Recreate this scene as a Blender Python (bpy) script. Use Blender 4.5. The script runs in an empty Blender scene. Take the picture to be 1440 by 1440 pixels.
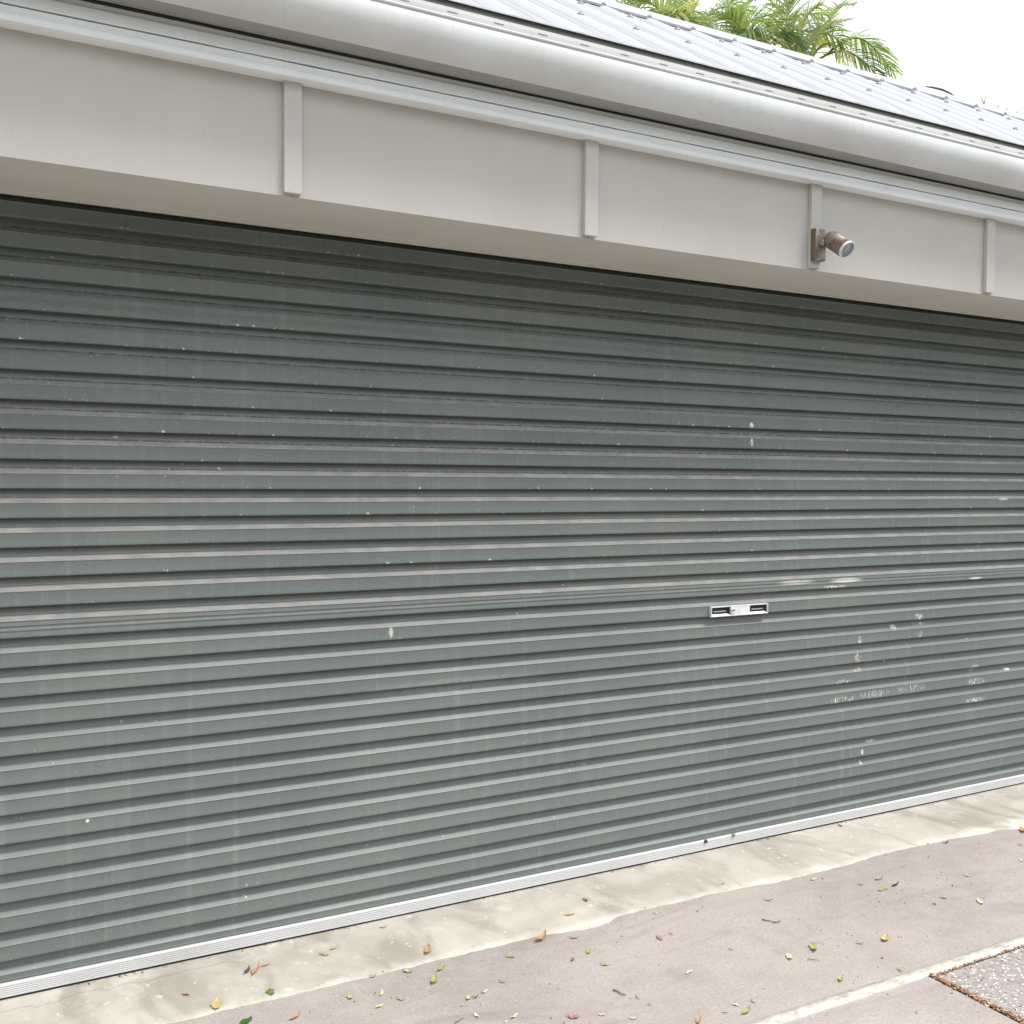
import bpy, bmesh, math, random
from mathutils import Vector, Matrix
from mathutils import noise as mnoise

S = bpy.context.scene
COL = S.collection
rad = math.radians

# ---------------------------------------------------------------- camera
CAM = Vector((0.0, -3.39, 1.58))
cam_d = bpy.data.cameras.new("camera")
cam_d.sensor_width = 36.0
cam_d.lens = 36.0
cam_d.clip_start = 0.05
cam_d.clip_end = 3000.0
cam = bpy.data.objects.new("camera", cam_d)
COL.objects.link(cam)
r_ = Vector((0.878277, -0.478092, 0.007609))
u_ = Vector((0.008884, 0.032226, 0.999441))
f_ = Vector((0.478070, 0.877719, -0.032550))
M = Matrix((r_, u_, -f_)).transposed().to_4x4()
M.translation = CAM
cam.matrix_world = M
S.camera = cam
S.render.resolution_x = 1024
S.render.resolution_y = 1024

# ---------------------------------------------------------------- world: bright overcast
SUN_EL, SUN_AZ = rad(60), rad(44)          # azimuth measured from -Y towards +X
w = bpy.data.worlds.new("World"); S.world = w; w.use_nodes = True
nt = w.node_tree; nt.nodes.clear()
o = nt.nodes.new('ShaderNodeOutputWorld'); bg = nt.nodes.new('ShaderNodeBackground')
sky = nt.nodes.new('ShaderNodeTexSky'); sky.sky_type = 'NISHITA'; sky.sun_disc = False
sky.sun_elevation = SUN_EL
sky.sun_rotation = math.pi - SUN_AZ
sky.air_density = 1.0; sky.dust_density = 4.0; sky.ozone_density = 1.0
tc = nt.nodes.new('ShaderNodeTexCoord')
cl = nt.nodes.new('ShaderNodeTexNoise'); cl.inputs['Scale'].default_value = 2.2; cl.inputs['Detail'].default_value = 5
cr = nt.nodes.new('ShaderNodeMapRange')
cr.inputs['From Min'].default_value = 0.3; cr.inputs['From Max'].default_value = 0.7
cr.inputs['To Min'].default_value = 9.4; cr.inputs['To Max'].default_value = 11.0
cloud = nt.nodes.new('ShaderNodeCombineColor')
mixc = nt.nodes.new('ShaderNodeMix'); mixc.data_type = 'RGBA'; mixc.inputs['Factor'].default_value = 0.86
hs = nt.nodes.new('ShaderNodeHueSaturation'); hs.inputs['Saturation'].default_value = 0.6
nt.links.new(tc.outputs['Generated'], cl.inputs['Vector'])
nt.links.new(cl.outputs['Fac'], cr.inputs['Value'])
sx = nt.nodes.new('ShaderNodeSeparateXYZ'); nt.links.new(tc.outputs['Generated'], sx.inputs[0])
el = nt.nodes.new('ShaderNodeMapRange'); nt.links.new(sx.outputs['Z'], el.inputs['Value'])
el.interpolation_type = 'SMOOTHSTEP'
el.inputs['From Min'].default_value = 0.05; el.inputs['From Max'].default_value = 0.31
el.inputs['To Min'].default_value = 0.22; el.inputs['To Max'].default_value = 1.22      # overcast sky: dim near the horizon
me_ = nt.nodes.new('ShaderNodeMath'); me_.operation = 'MULTIPLY'
nt.links.new(cr.outputs['Result'], me_.inputs[0]); nt.links.new(el.outputs['Result'], me_.inputs[1])
for i, tint in enumerate((0.965, 0.99, 1.035)):
    mt = nt.nodes.new('ShaderNodeMath'); mt.operation = 'MULTIPLY'; mt.inputs[1].default_value = tint
    nt.links.new(me_.outputs[0], mt.inputs[0]); nt.links.new(mt.outputs[0], cloud.inputs[i])
nt.links.new(sky.outputs[0], hs.inputs['Color'])
nt.links.new(hs.outputs[0], mixc.inputs['A'])
nt.links.new(cloud.outputs[0], mixc.inputs['B'])
nt.links.new(mixc.outputs['Result'], bg.inputs['Color'])
bg.inputs['Strength'].default_value = 0.092
nt.links.new(bg.outputs[0], o.inputs[0])

# ---------------------------------------------------------------- sun through thin cloud
sd = bpy.data.lights.new("sun", 'SUN'); sd.energy = 2.1; sd.angle = rad(15); sd.color = (1.0, 0.96, 0.90)
so = bpy.data.objects.new("sun", sd); COL.objects.link(so)
sdir = Vector((math.sin(SUN_AZ) * math.cos(SUN_EL), -math.cos(SUN_AZ) * math.cos(SUN_EL), math.sin(SUN_EL)))
so.rotation_euler = sdir.to_track_quat('Z', 'Y').to_euler()
so.location = sdir * 30
S.view_settings.view_transform = 'Standard'
S.view_settings.look = 'None'
S.view_settings.gamma = 1.0
S.view_settings.exposure = 0.60
S.render.engine = 'CYCLES'

# ---------------------------------------------------------------- helpers
def tag(o, label=None, cat=None, group=None, kind=None):
    if label: o['label'] = label
    if cat: o['category'] = cat
    if group: o['group'] = group
    if kind: o['kind'] = kind
    return o

def empty(name, loc=(0, 0, 0), label=None, cat=None, group=None):
    o = bpy.data.objects.new(name, None); COL.objects.link(o)
    o.location = loc; o.empty_display_size = 0.1
    return tag(o, label, cat, group)

def obj(name, bm, mats, parent=None, smooth=False, recalc=True):
    if recalc: bmesh.ops.recalc_face_normals(bm, faces=bm.faces)
    me = bpy.data.meshes.new(name); bm.to_mesh(me); bm.free()
    if smooth:
        for p in me.polygons: p.use_smooth = True
    for m in (mats if isinstance(mats, (list, tuple)) else [mats]): me.materials.append(m)
    o = bpy.data.objects.new(name, me); COL.objects.link(o)
    if parent: o.parent = parent
    return o

def box(bm, x0, x1, y0, y1, z0, z1, mat=0, bevel=0.0):
    vs = [bm.verts.new((x, y, z)) for x in (x0, x1) for y in (y0, y1) for z in (z0, z1)]
    idx = [(0, 1, 3, 2), (4, 6, 7, 5), (0, 4, 5, 1), (2, 3, 7, 6), (0, 2, 6, 4), (1, 5, 7, 3)]
    fs = [bm.faces.new([vs[i] for i in q]) for q in idx]
    for f in fs: f.material_index = mat
    if bevel:
        es = list({e for f in fs for e in f.edges})
        r = bmesh.ops.bevel(bm, geom=es, offset=bevel, segments=2, affect='EDGES', profile=0.5)
        for f in r['faces']: f.material_index = mat
    return vs

def sweep_x(bm, prof, xs, closed=False, mat=0, warp=None, mats=None):
    """profile [(y,z)] extruded along the list of x positions"""
    rows = []
    for x in xs:
        row = []
        for (y, z) in prof:
            p = Vector((x, y, z))
            if warp: p = warp(p)
            row.append(bm.verts.new(p))
        rows.append(row)
    n = len(prof); out = []
    for a, b in zip(rows[:-1], rows[1:]):
        for i in range(n if closed else n - 1):
            j = (i + 1) % n
            f = bm.faces.new((a[i], a[j], b[j], b[i])); f.material_index = mats[i] if mats else mat
            out.append(f)
    if closed:
        bm.faces.new(rows[0]).material_index = mat; bm.faces.new(rows[-1][::-1]).material_index = mat
    return out

def ring(bm, c, ax, r, n=20):
    ax = Vector(ax).normalized(); u = ax.orthogonal().normalized(); v = ax.cross(u)
    return [bm.verts.new(Vector(c) + (u * math.cos(2 * math.pi * k / n) + v * math.sin(2 * math.pi * k / n)) * r) for k in range(n)]

def lathe(bm, origin, ax, prof, n=24, mats=None, cap=True):
    """prof: [(distance along axis, radius)]"""
    ax = Vector(ax).normalized()
    rs = [ring(bm, Vector(origin) + ax * d, ax, max(r, 1e-4), n) for d, r in prof]
    for k, (a, b) in enumerate(zip(rs[:-1], rs[1:])):
        for i in range(n):
            j = (i + 1) % n
            f = bm.faces.new((a[i], a[j], b[j], b[i])); f.smooth = True
            if mats: f.material_index = mats[k]
    if cap:
        bm.faces.new(rs[0][::-1]).material_index = mats[0] if mats else 0
        bm.faces.new(rs[-1]).material_index = mats[-1] if mats else 0

def tube(bm, pts, radii, n=6, mat=0):
    pts = [Vector(p) for p in pts]; rs = []
    for i, p in enumerate(pts):
        d = (pts[min(i + 1, len(pts) - 1)] - pts[max(i - 1, 0)]).normalized()
        u = d.cross(Vector((0.31, 0.17, 0.93))).normalized(); v = d.cross(u)
        rs.append([bm.verts.new(p + (u * math.cos(2 * math.pi * k / n) + v * math.sin(2 * math.pi * k / n)) * radii[i]) for k in range(n)])
    for a, b in zip(rs[:-1], rs[1:]):
        for i in range(n):
            j = (i + 1) % n
            f = bm.faces.new((a[i], a[j], b[j], b[i])); f.material_index = mat; f.smooth = True
    bm.faces.new(rs[0][::-1]).material_index = mat; bm.faces.new(rs[-1]).material_index = mat

# ---------------------------------------------------------------- materials
class NT:
    def __init__(s, name, rough=0.6, metal=0.0, spec=0.5):
        s.m = bpy.data.materials.new(name); s.m.use_nodes = True; s.t = s.m.node_tree
        s.b = s.t.nodes['Principled BSDF']
        s.b.inputs['Roughness'].default_value = rough; s.b.inputs['Metallic'].default_value = metal
        s.b.inputs['Specular IOR Level'].default_value = spec
    def n(s, typ, **kw):
        x = s.t.nodes.new(typ)
        for k, v in kw.items(): setattr(x, k, v)
        return x
    def link(s, a, b): s.t.links.new(a, b)
    def pos(s, scale=(1, 1, 1)):
        g = s.n('ShaderNodeNewGeometry'); mp = s.n('ShaderNodeVectorMath', operation='MULTIPLY')
        s.link(g.outputs['Position'], mp.inputs[0]); mp.inputs[1].default_value = scale
        return mp.outputs[0]
    def noise(s, scale, detail=4, rough=0.55, vec=None, stretch=(1, 1, 1), dist=0.0):
        x = s.n('ShaderNodeTexNoise'); x.inputs['Scale'].default_value = scale
        x.inputs['Detail'].default_value = detail; x.inputs['Roughness'].default_value = rough
        x.inputs['Distortion'].default_value = dist
        s.link(vec if vec else s.pos(stretch), x.inputs['Vector'])
        return x.outputs['Fac']
    def ramp(s, v, a, b, lo=0.0, hi=1.0, smooth=True):
        x = s.n('ShaderNodeMapRange'); x.interpolation_type = 'SMOOTHSTEP' if smooth else 'LINEAR'
        s.link(v, x.inputs['Value'])
        x.inputs['From Min'].default_value = a; x.inputs['From Max'].default_value = b
        x.inputs['To Min'].default_value = lo; x.inputs['To Max'].default_value = hi
        return x.outputs['Result']
    def mul(s, a, b, op='MULTIPLY'):
        x = s.n('ShaderNodeMath', operation=op)
        for i, v in enumerate((a, b)):
            if isinstance(v, (int, float)): x.inputs[i].default_value = v
            else: s.link(v, x.inputs[i])
        return x.outputs[0]
    def mix(s, fac, a, b):
        x = s.n('ShaderNodeMix', data_type='RGBA')
        if isinstance(fac, (int, float)): x.inputs['Factor'].default_value = fac
        else: s.link(fac, x.inputs['Factor'])
        for k, v in (('A', a), ('B', b)):
            if isinstance(v, tuple): x.inputs[k].default_value = (*v[:3], 1)
            else: s.link(v, x.inputs[k])
        return x.outputs['Result']
    def color(s, c):
        if isinstance(c, tuple): s.b.inputs['Base Color'].default_value = (*c[:3], 1)
        else: s.link(c, s.b.inputs['Base Color'])
    def bump(s, h, strength=0.3, dist=0.002):
        x = s.n('ShaderNodeBump'); x.inputs['Strength'].default_value = strength
        x.inputs['Distance'].default_value = dist; s.link(h, x.inputs['Height'])
        s.link(x.outputs[0], s.b.inputs['Normal'])
    def xyz(s):
        g = s.n('ShaderNodeNewGeometry'); x = s.n('ShaderNodeSeparateXYZ'); s.link(g.outputs['Position'], x.inputs[0])
        return x.outputs
    def nz(s):
        g = s.n('ShaderNodeNewGeometry'); x = s.n('ShaderNodeSeparateXYZ'); s.link(g.outputs['True Normal'], x.inputs[0])
        return x.outputs['Z']

def painted(name, base, dirt, rough=0.5, amount=0.5, streak=True, spec=0.4):
    """old exterior paint: blotchy, faint vertical runs, brush marks"""
    k = NT(name, rough, spec=spec)
    c = k.mix(k.ramp(k.noise(3.0, 5), 0.35, 0.75, 0, amount), base, dirt)
    if streak:
        c = k.mix(k.ramp(k.noise(1.0, 3, stretch=(60, 60, 2.0)), 0.52, 0.8, 0, amount * 0.6), c, dirt)
    c = k.mix(k.ramp(k.noise(60.0, 3), 0.66, 0.74, 0, 0.35 * amount), c, tuple(x * 0.6 for x in dirt))
    k.color(c)
    k.bump(k.noise(1.0, 4, stretch=(25, 200, 200)), 0.15, 0.001)
    return k.m

M_panel = painted("panel_paint", (0.545, 0.530, 0.495), (0.46, 0.44, 0.405), 0.6, 0.35)
M_batten = painted("batten_paint", (0.555, 0.543, 0.515), (0.48, 0.463, 0.43), 0.5, 0.3)
M_soffit = painted("soffit_paint", (0.66, 0.64, 0.59), (0.57, 0.545, 0.50), 0.65, 0.4, streak=False)
M_trim = painted("eave_trim_paint", (0.88, 0.91, 0.935), (0.64, 0.65, 0.65), 0.45, 0.3)
M_gutter = painted("gutter_steel", (0.70, 0.73, 0.755), (0.54, 0.52, 0.49), 0.45, 0.5, spec=0.35)
M_flange = painted("gutter_flange", (0.60, 0.61, 0.62), (0.48, 0.45, 0.42), 0.4, 0.4)
M_fascia = painted("fascia_paint", (0.80, 0.76, 0.74), (0.62, 0.58, 0.56), 0.6, 0.4, streak=False)

M_eave_shade = painted("eave_shade_paint", (0.38, 0.36, 0.355), (0.28, 0.255, 0.25), 0.6, 0.5)  # shade under the roof edge put into the strip's colour
M_sole = painted("gutter_sole_shade", (0.28, 0.277, 0.27), (0.40, 0.395, 0.38), 0.6, 0.6)  # darker sole: shade under the gutter put into the colour
# roof: pale grey-blue coated steel with dust
def roofmat(name, a, b_):
    k = NT(name, 0.75, 0.0, 0.1)
    c = k.mix(k.ramp(k.noise(2.5, 5, stretch=(6, 1, 1)), 0.4, 0.75, 0, 0.5), a, b_)
    c = k.mix(k.ramp(k.noise(45, 3), 0.62, 0.75, 0, 0.3), c, tuple(x * 0.7 for x in a))
    k.color(c); return k.m
M_roof = roofmat("roof_steel", (0.375, 0.387, 0.408), (0.335, 0.347, 0.368))
M_rib = roofmat("roof_rib_highlight", (0.50, 0.515, 0.545), (0.44, 0.455, 0.485))  # lighter copy of the roof steel, rib highlights put into the colour
k = NT("screw_metal", 0.5, 0.6); k.color((0.30, 0.30, 0.33)); M_screw = k.m
k = NT("dark_void", 0.9); k.color((0.015, 0.015, 0.018)); M_void = k.m

# roller door curtain --------------------------------------------------
k = NT("roller_curtain", 0.54, 0.0, 0.5)
X, Yc, Z = k.xyz()
c = k.mix(k.ramp(k.noise(1.3, 4), 0.35, 0.7), (0.130, 0.151, 0.146), (0.156, 0.174, 0.166))
c = k.mix(k.ramp(k.noise(1.0, 4, stretch=(28, 1, 1.1)), 0.5, 0.8, 0, 0.35), c, (0.25, 0.27, 0.26))      # pale vertical runs
c = k.mix(k.ramp(k.noise(1.0, 5, 0.7, stretch=(45, 1, 9)), 0.58, 0.78, 0, 0.32), c, (0.10, 0.105, 0.10)) # grimy runs
c = k.mix(k.ramp(k.noise(210.0, 2), 0.60, 0.74, 0, 0.35), c, (0.33, 0.35, 0.34))                          # chalky fine speckle
# wear and edge glint painted on by profile position: R = bottom lip, G = dusty ledge and edge, B = dirt line where ledge meets valley
at = k.n('ShaderNodeAttribute'); at.attribute_name = 'wear'
sw = k.n('ShaderNodeSeparateColor'); k.link(at.outputs['Color'], sw.inputs[0])
LIP, LEDGE, LINE = sw.outputs[0], sw.outputs[1], sw.outputs[2]
dn = k.ramp(k.noise(1.0, 5, 0.7, stretch=(14, 1, 90)), 0.32, 0.60, 0.45, 1.0)
hz = k.mul(k.ramp(Z, 0.85, 1.20, 0.03, 0.92), k.ramp(Z, 1.70, 2.0, 1.0, 0.10))
dust = k.mul(k.mul(k.ramp(LEDGE, 0.35, 0.7), hz), dn)
c = k.mix(k.mul(k.ramp(LEDGE, 0.85, 1.0), k.ramp(Z, 1.4, 1.9, 0.4, 0.1)), c, (0.30, 0.32, 0.31))  # pale line on the face edge: sky glint put into the colour
c = k.mix(dust, c, k.mix(k.ramp(k.noise(8, 3), 0.4, 0.6), (0.345, 0.332, 0.312), (0.29, 0.275, 0.26)))
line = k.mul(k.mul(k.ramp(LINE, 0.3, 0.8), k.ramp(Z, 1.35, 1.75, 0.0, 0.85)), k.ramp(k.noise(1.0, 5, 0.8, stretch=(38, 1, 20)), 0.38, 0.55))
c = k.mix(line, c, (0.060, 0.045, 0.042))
# mottled grime low on the faces of the upper ribs
gr = k.mul(k.mul(k.ramp(k.noise(1.0, 6, 0.8, stretch=(60, 1, 24)), 0.50, 0.64, 0, 0.5), k.ramp(k.noise(2.2, 3), 0.42, 0.6)), k.ramp(Z, 1.5, 1.8))
c = k.mix(gr, c, (0.085, 0.09, 0.09))
# white chips, mostly along the bottom lips, plus bird lime
chl = k.mul(k.mul(k.ramp(LIP, 0.3, 0.7), k.ramp(k.noise(1.0, 3, 0.7, stretch=(42, 1, 30)), 0.635, 0.665)), k.ramp(Z, 1.1, 1.4, 0.15, 0.95))
ch = k.mul(k.ramp(k.noise(1.0, 3, 0.6, stretch=(55, 40, 75)), 0.71, 0.73), k.ramp(k.noise(1.6, 2), 0.48, 0.60))
ch = k.mul(ch, chl, 'MAXIMUM')
c = k.mix(ch, c, (0.66, 0.66, 0.63))
chs = k.mul(k.ramp(LEDGE, 0.3, 0.7), k.mul(k.ramp(k.noise(1.0, 4, 0.8, stretch=(90, 1, 60)), 0.60, 0.66), k.ramp(Z, 1.45, 1.6, 0.0, 0.8)))
c = k.mix(chs, c, (0.48, 0.46, 0.43))
# individual scuffs: (x, z, half width, half height, opacity, streak scale x, streak scale z, threshold)
def scuff(c, x, z, hw, hh, op, sx, sz, th, col=(0.68, 0.68, 0.63)):
    g = k.n('ShaderNodeNewGeometry')
    a = k.n('ShaderNodeVectorMath', operation='SUBTRACT'); k.link(g.outputs['Position'], a.inputs[0]); a.inputs[1].default_value = (x, 0, z)
    b = k.n('ShaderNodeVectorMath', operation='MULTIPLY'); k.link(a.outputs[0], b.inputs[0]); b.inputs[1].default_value = (1 / hw, 0, 1 / hh)
    l = k.n('ShaderNodeVectorMath', operation='LENGTH'); k.link(b.outputs[0], l.inputs[0])
    e = k.ramp(l.outputs['Value'], 0.45, 1.05, 1.0, 0.0)
    nn = k.ramp(k.noise(1.0, 5, 0.75, stretch=(sx, 1, sz), dist=0.6), th - 0.005, th + 0.045)
    return k.mix(k.mul(k.mul(e, nn), op), c, col)
for s_ in [(3.29, 1.128, 0.13, 0.012, 0.55, 12, 60, 0.36), (3.60, 1.125, 0.12, 0.012, 0.8, 6, 40, 0.25),
           (3.52, 1.099, 0.09, 0.006, 0.9, 70, 40, 0.48),
           (4.09, 0.928, 0.030, 0.020, 0.9, 120, 50, 0.50), (4.093, 0.846, 0.030, 0.024, 0.9, 130, 30, 0.52),
           (3.93, 0.887, 0.024, 0.014, 0.7, 60, 60, 0.42), (4.12, 0.892, 0.07, 0.008, 0.6, 50, 50, 0.5),
           (3.695, 0.842, 0.016, 0.020, 0.9, 150, 50, 0.50), (3.683, 0.760, 0.026, 0.026, 0.95, 110, 25, 0.50),
           (3.69, 0.705, 0.035, 0.012, 0.7, 70, 60, 0.5), (3.57, 0.657, 0.09, 0.010, 0.8, 110, 40, 0.52),
           (3.59, 0.572, 0.11, 0.018, 0.85, 110, 25, 0.54), (3.80, 0.580, 0.12, 0.022, 0.4, 100, 18, 0.50),
           (4.05, 0.585, 0.13, 0.024, 0.6, 100, 18, 0.54), (4.52, 0.576, 0.07, 0.020, 0.8, 90, 30, 0.50),
           (4.52, 0.482, 0.09, 0.014, 0.7, 80, 45, 0.50), (4.51, 0.645, 0.05, 0.022, 0.3, 60, 20, 0.45),
           (4.77, 0.617, 0.03, 0.008, 0.9, 50, 50, 0.40), (3.0186, 1.819, 0.014, 0.014, 1.0, 90, 60, 0.35),
           (3.022, 1.745, 0.010, 0.022, 0.9, 120, 40, 0.42), (3.722, 0.314, 0.010, 0.016, 0.8, 80, 40, 0.40),
           (3.722, 0.262, 0.008, 0.012, 0.8, 80, 40, 0.40), (3.79, 0.356, 0.04, 0.006, 0.7, 40, 60, 0.40),
           (4.50, 1.099, 0.06, 0.006, 0.8, 60, 60, 0.40), (1.36, 1.030, 0.010, 0.024, 0.7, 80, 30, 0.42),
           (0.354, 0.508, 0.007, 0.007, 1.0, 60, 60, 0.25), (4.70, 1.495, 0.05, 0.007, 0.8, 50, 60, 0.40),
           (1.62, 0.82, 0.45, 0.03, 0.10, 20, 30, 0.42)]:
    c = scuff(c, *s_)
for s_ in [(3.69, 0.895, 0.020, 0.012), (3.70, 0.800, 0.026, 0.010), (4.14, 0.897, 0.02, 0.008), (3.70, 0.72, 0.05, 0.03)]:
    c = scuff(c, *s_, 0.75, 70, 50, 0.45, col=(0.16, 0.11, 0.075))
k.color(c)
k.link(k.ramp(k.mul(dust, ch, 'MAXIMUM'), 0, 1, 0.52, 0.88), k.b.inputs['Roughness'])
k.bump(k.noise(1.0, 3, stretch=(5, 1, 14)), 0.12, 0.004)
M_door = k.m

k = NT("anodised_rail", 0.45, 0.0, 0.6)
c = k.mix(k.ramp(k.noise(1, 4, stretch=(2.5, 1, 6)), 0.4, 0.75, 0, 0.3), (0.66, 0.66, 0.67), (0.47, 0.47, 0.46))
k.color(c); M_rail = k.m
k = NT("rubber_seal", 0.8); k.color((0.03, 0.026, 0.028)); M_rubber = k.m
k = NT("chrome", 0.22, 1.0); k.color(k.mix(k.ramp(k.noise(60, 3), 0.45, 0.7, 0, 0.5), (0.93, 0.93, 0.95), (0.6, 0.6, 0.63))); M_chrome = k.m
k = NT("satin_plate", 0.5, 0.15); k.color(k.mix(k.ramp(k.noise(40, 3), 0.4, 0.7, 0, 0.5), (0.80, 0.80, 0.83), (0.58, 0.58, 0.62))); M_satin = k.m
k = NT("recess_dark", 0.55, 0.0, 0.3); k.color((0.010, 0.012, 0.022)); M_recess = k.m
k = NT("bolt_steel", 0.45, 0.7); k.color((0.28, 0.29, 0.29)); M_bolt = k.m
k = NT("bolt_dark", 0.6, 0.2); k.color((0.04, 0.045, 0.045)); M_boltd = k.m

# lamp ---------------------------------------------------------------
k = NT("weathered_steel", 0.4, 0.55)
k.color(k.mix(k.ramp(k.noise(35, 5), 0.42, 0.62), (0.36, 0.33, 0.30), (0.22, 0.165, 0.13))); M_lamp = k.m
k = NT("rusted_shade", 0.5, 0.35)
k.color(k.mix(k.ramp(k.noise(22, 5, 0.65), 0.47, 0.62), (0.24, 0.215, 0.185), k.mix(k.ramp(k.noise(70, 4), 0.4, 0.6), (0.25, 0.12, 0.06), (0.12, 0.07, 0.05)))); M_shade = k.m
k = NT("plate_edge", 0.55, 0.2); k.color(k.mix(k.ramp(k.noise(1, 3, stretch=(90, 90, 3)), 0.4, 0.6), (0.20, 0.125, 0.09), (0.13, 0.08, 0.06))); M_edge = k.m
k = NT("lamp_rim", 0.4); k.color((0.72, 0.75, 0.76)); M_rim = k.m
k = NT("lamp_glass", 0.12, 0.0, 0.8)
k.color(k.mix(k.ramp(k.noise(30, 3), 0.45, 0.6), (0.16, 0.19, 0.23), (0.30, 0.34, 0.38))); M_glass = k.m
k = NT("lamp_reflection", 0.3); k.color((0.62, 0.68, 0.70)); M_bulb = k.m

# ground ---------------------------------------------------------------
k = NT("driveway_concrete", 0.85, spec=0.3)
c = k.mix(k.ramp(k.noise(0.9, 5, 0.6), 0.35, 0.68), (0.440, 0.396, 0.370), (0.345, 0.305, 0.286))
c = k.mix(k.ramp(k.noise(9, 6, 0.7), 0.40, 0.68, 0, 0.5), c, (0.455, 0.415, 0.39))
c = k.mix(k.ramp(k.noise(95, 3, 0.7), 0.44, 0.60, 0, 0.38), c, (0.31, 0.265, 0.245))
c = k.mix(k.ramp(k.noise(130, 3, 0.7), 0.54, 0.66, 0, 0.42), c, (0.57, 0.53, 0.49))
c = k.mix(k.ramp(k.noise(110, 2, 0.6), 0.67, 0.72, 0, 0.6), c, (0.14, 0.115, 0.105))
c = k.mix(k.ramp(k.noise(1.0, 5, 0.7, stretch=(1.2, 3.2, 1), dist=1.5), 0.48, 0.74, 0, 0.6), c, (0.27, 0.225, 0.210))
k.color(c)
k.bump(k.noise(260, 4, 0.8), 0.12, 0.0015)
M_drive = k.m
k = NT("lawn_ground", 0.9, spec=0.2)
k.color(k.mix(k.ramp(k.noise(3, 5), 0.35, 0.65), (0.045, 0.060, 0.025), (0.075, 0.085, 0.040))); k.bump(k.noise(60, 4), 0.6, 0.02)
M_ground = k.m

k = NT("added_bank_green", 0.9, spec=0.2)
k.color(k.mix(k.ramp(k.noise(2.0, 5), 0.35, 0.65), (0.035, 0.055, 0.020), (0.070, 0.085, 0.035))); k.bump(k.noise(8, 5), 0.8, 0.1)
M_bank = k.m

k = NT("apron_mortar", 0.75, spec=0.35)
X, Y, Z = k.xyz()
c = k.mix(k.ramp(k.noise(2.6, 5, 0.6, dist=1.2), 0.38, 0.66), (0.520, 0.492, 0.435), (0.420, 0.398, 0.350))
c = k.mix(k.ramp(k.noise(1.0, 4, 0.6, stretch=(5, 2.2, 1), dist=0.7), 0.47, 0.70, 0, 0.75), c, (0.310, 0.285, 0.240))
c = k.mix(k.ramp(k.noise(6, 6, 0.7, dist=0.6), 0.55, 0.72, 0, 0.65), c, (0.60, 0.58, 0.52))
edge = k.ramp(k.mul(Y, k.mul(k.noise(6, 4), 0.10), 'ADD'), -0.335, -0.275, 1.0, 0.0)
c = k.mix(k.mul(edge, k.ramp(k.noise(9, 4), 0.3, 0.6, 0.2, 0.9)), c, (0.62, 0.595, 0.535))
c = k.mix(k.ramp(k.noise(22, 4, 0.6), 0.63, 0.70, 0, 0.6), c, (0.72, 0.71, 0.66))
c = k.mix(k.ramp(k.noise(120, 4, 0.7), 0.58, 0.75, 0, 0.4), c, (0.28, 0.25, 0.21))
# a thin wandering crack near the rail at the left
cy = k.mul(Y, k.mul(k.mul(k.noise(7, 5, 0.6, stretch=(1, 0, 0)), 0.5, 'SUBTRACT'), 0.16), 'ADD')
ck = k.mul(cy, 0.078, 'ADD'); ck = k.n('ShaderNodeMath', operation='ABSOLUTE') if False else ck
ab = k.n('ShaderNodeMath', operation='ABSOLUTE'); k.link(ck, ab.inputs[0])
crk = k.mul(k.ramp(ab.outputs[0], 0.0006, 0.0022, 1, 0), k.ramp(X, 0.75, 1.0, 0.75, 0))
c = k.mix(crk, c, (0.16, 0.13, 0.10))
k.color(c)
k.bump(k.noise(40, 5, 0.65), 0.3, 0.003)
M_apron = k.m

k = NT("mortar_fillet", 0.8, spec=0.3)
c = k.mix(k.ramp(k.noise(26, 5, 0.7), 0.44, 0.66), (0.56, 0.54, 0.475), (0.44, 0.42, 0.365))
c = k.mix(k.ramp(k.noise(1, 5, 0.65, stretch=(14, 60, 1)), 0.54, 0.64, 0, 0.8), c, (0.30, 0.285, 0.245))
k.color(c); k.bump(k.noise(60, 5), 0.5, 0.004); M_mortar = k.m

k = NT("pebble_paving", 0.6, spec=0.4)
v = k.n('ShaderNodeTexVoronoi'); v.inputs['Scale'].default_value = 95; k.link(k.pos(), v.inputs['Vector'])
sep = k.n('ShaderNodeSeparateColor'); k.link(v.outputs['Color'], sep.inputs[0])
white = k.mul(k.ramp(v.outputs['Distance'], 0.32, 0.46, 1, 0), k.ramp(sep.outputs[0], 0.62, 0.68))
base = k.mix(k.ramp(sep.outputs[1], 0.2, 0.8), (0.27, 0.24, 0.225), (0.42, 0.375, 0.35))
base = k.mix(k.ramp(k.noise(90, 4), 0.4, 0.65), base, (0.34, 0.30, 0.285))
c = k.mix(white, base, (0.80, 0.78, 0.75))
dk = k.mul(k.ramp(v.outputs['Distance'], 0.2, 0.4, 1, 0), k.ramp(sep.outputs[2], 0.90, 0.93))
c = k.mix(dk, c, (0.07, 0.06, 0.055))
k.color(c); k.bump(v.outputs['Distance'], -0.5, 0.003); M_pebble = k.m

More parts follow.
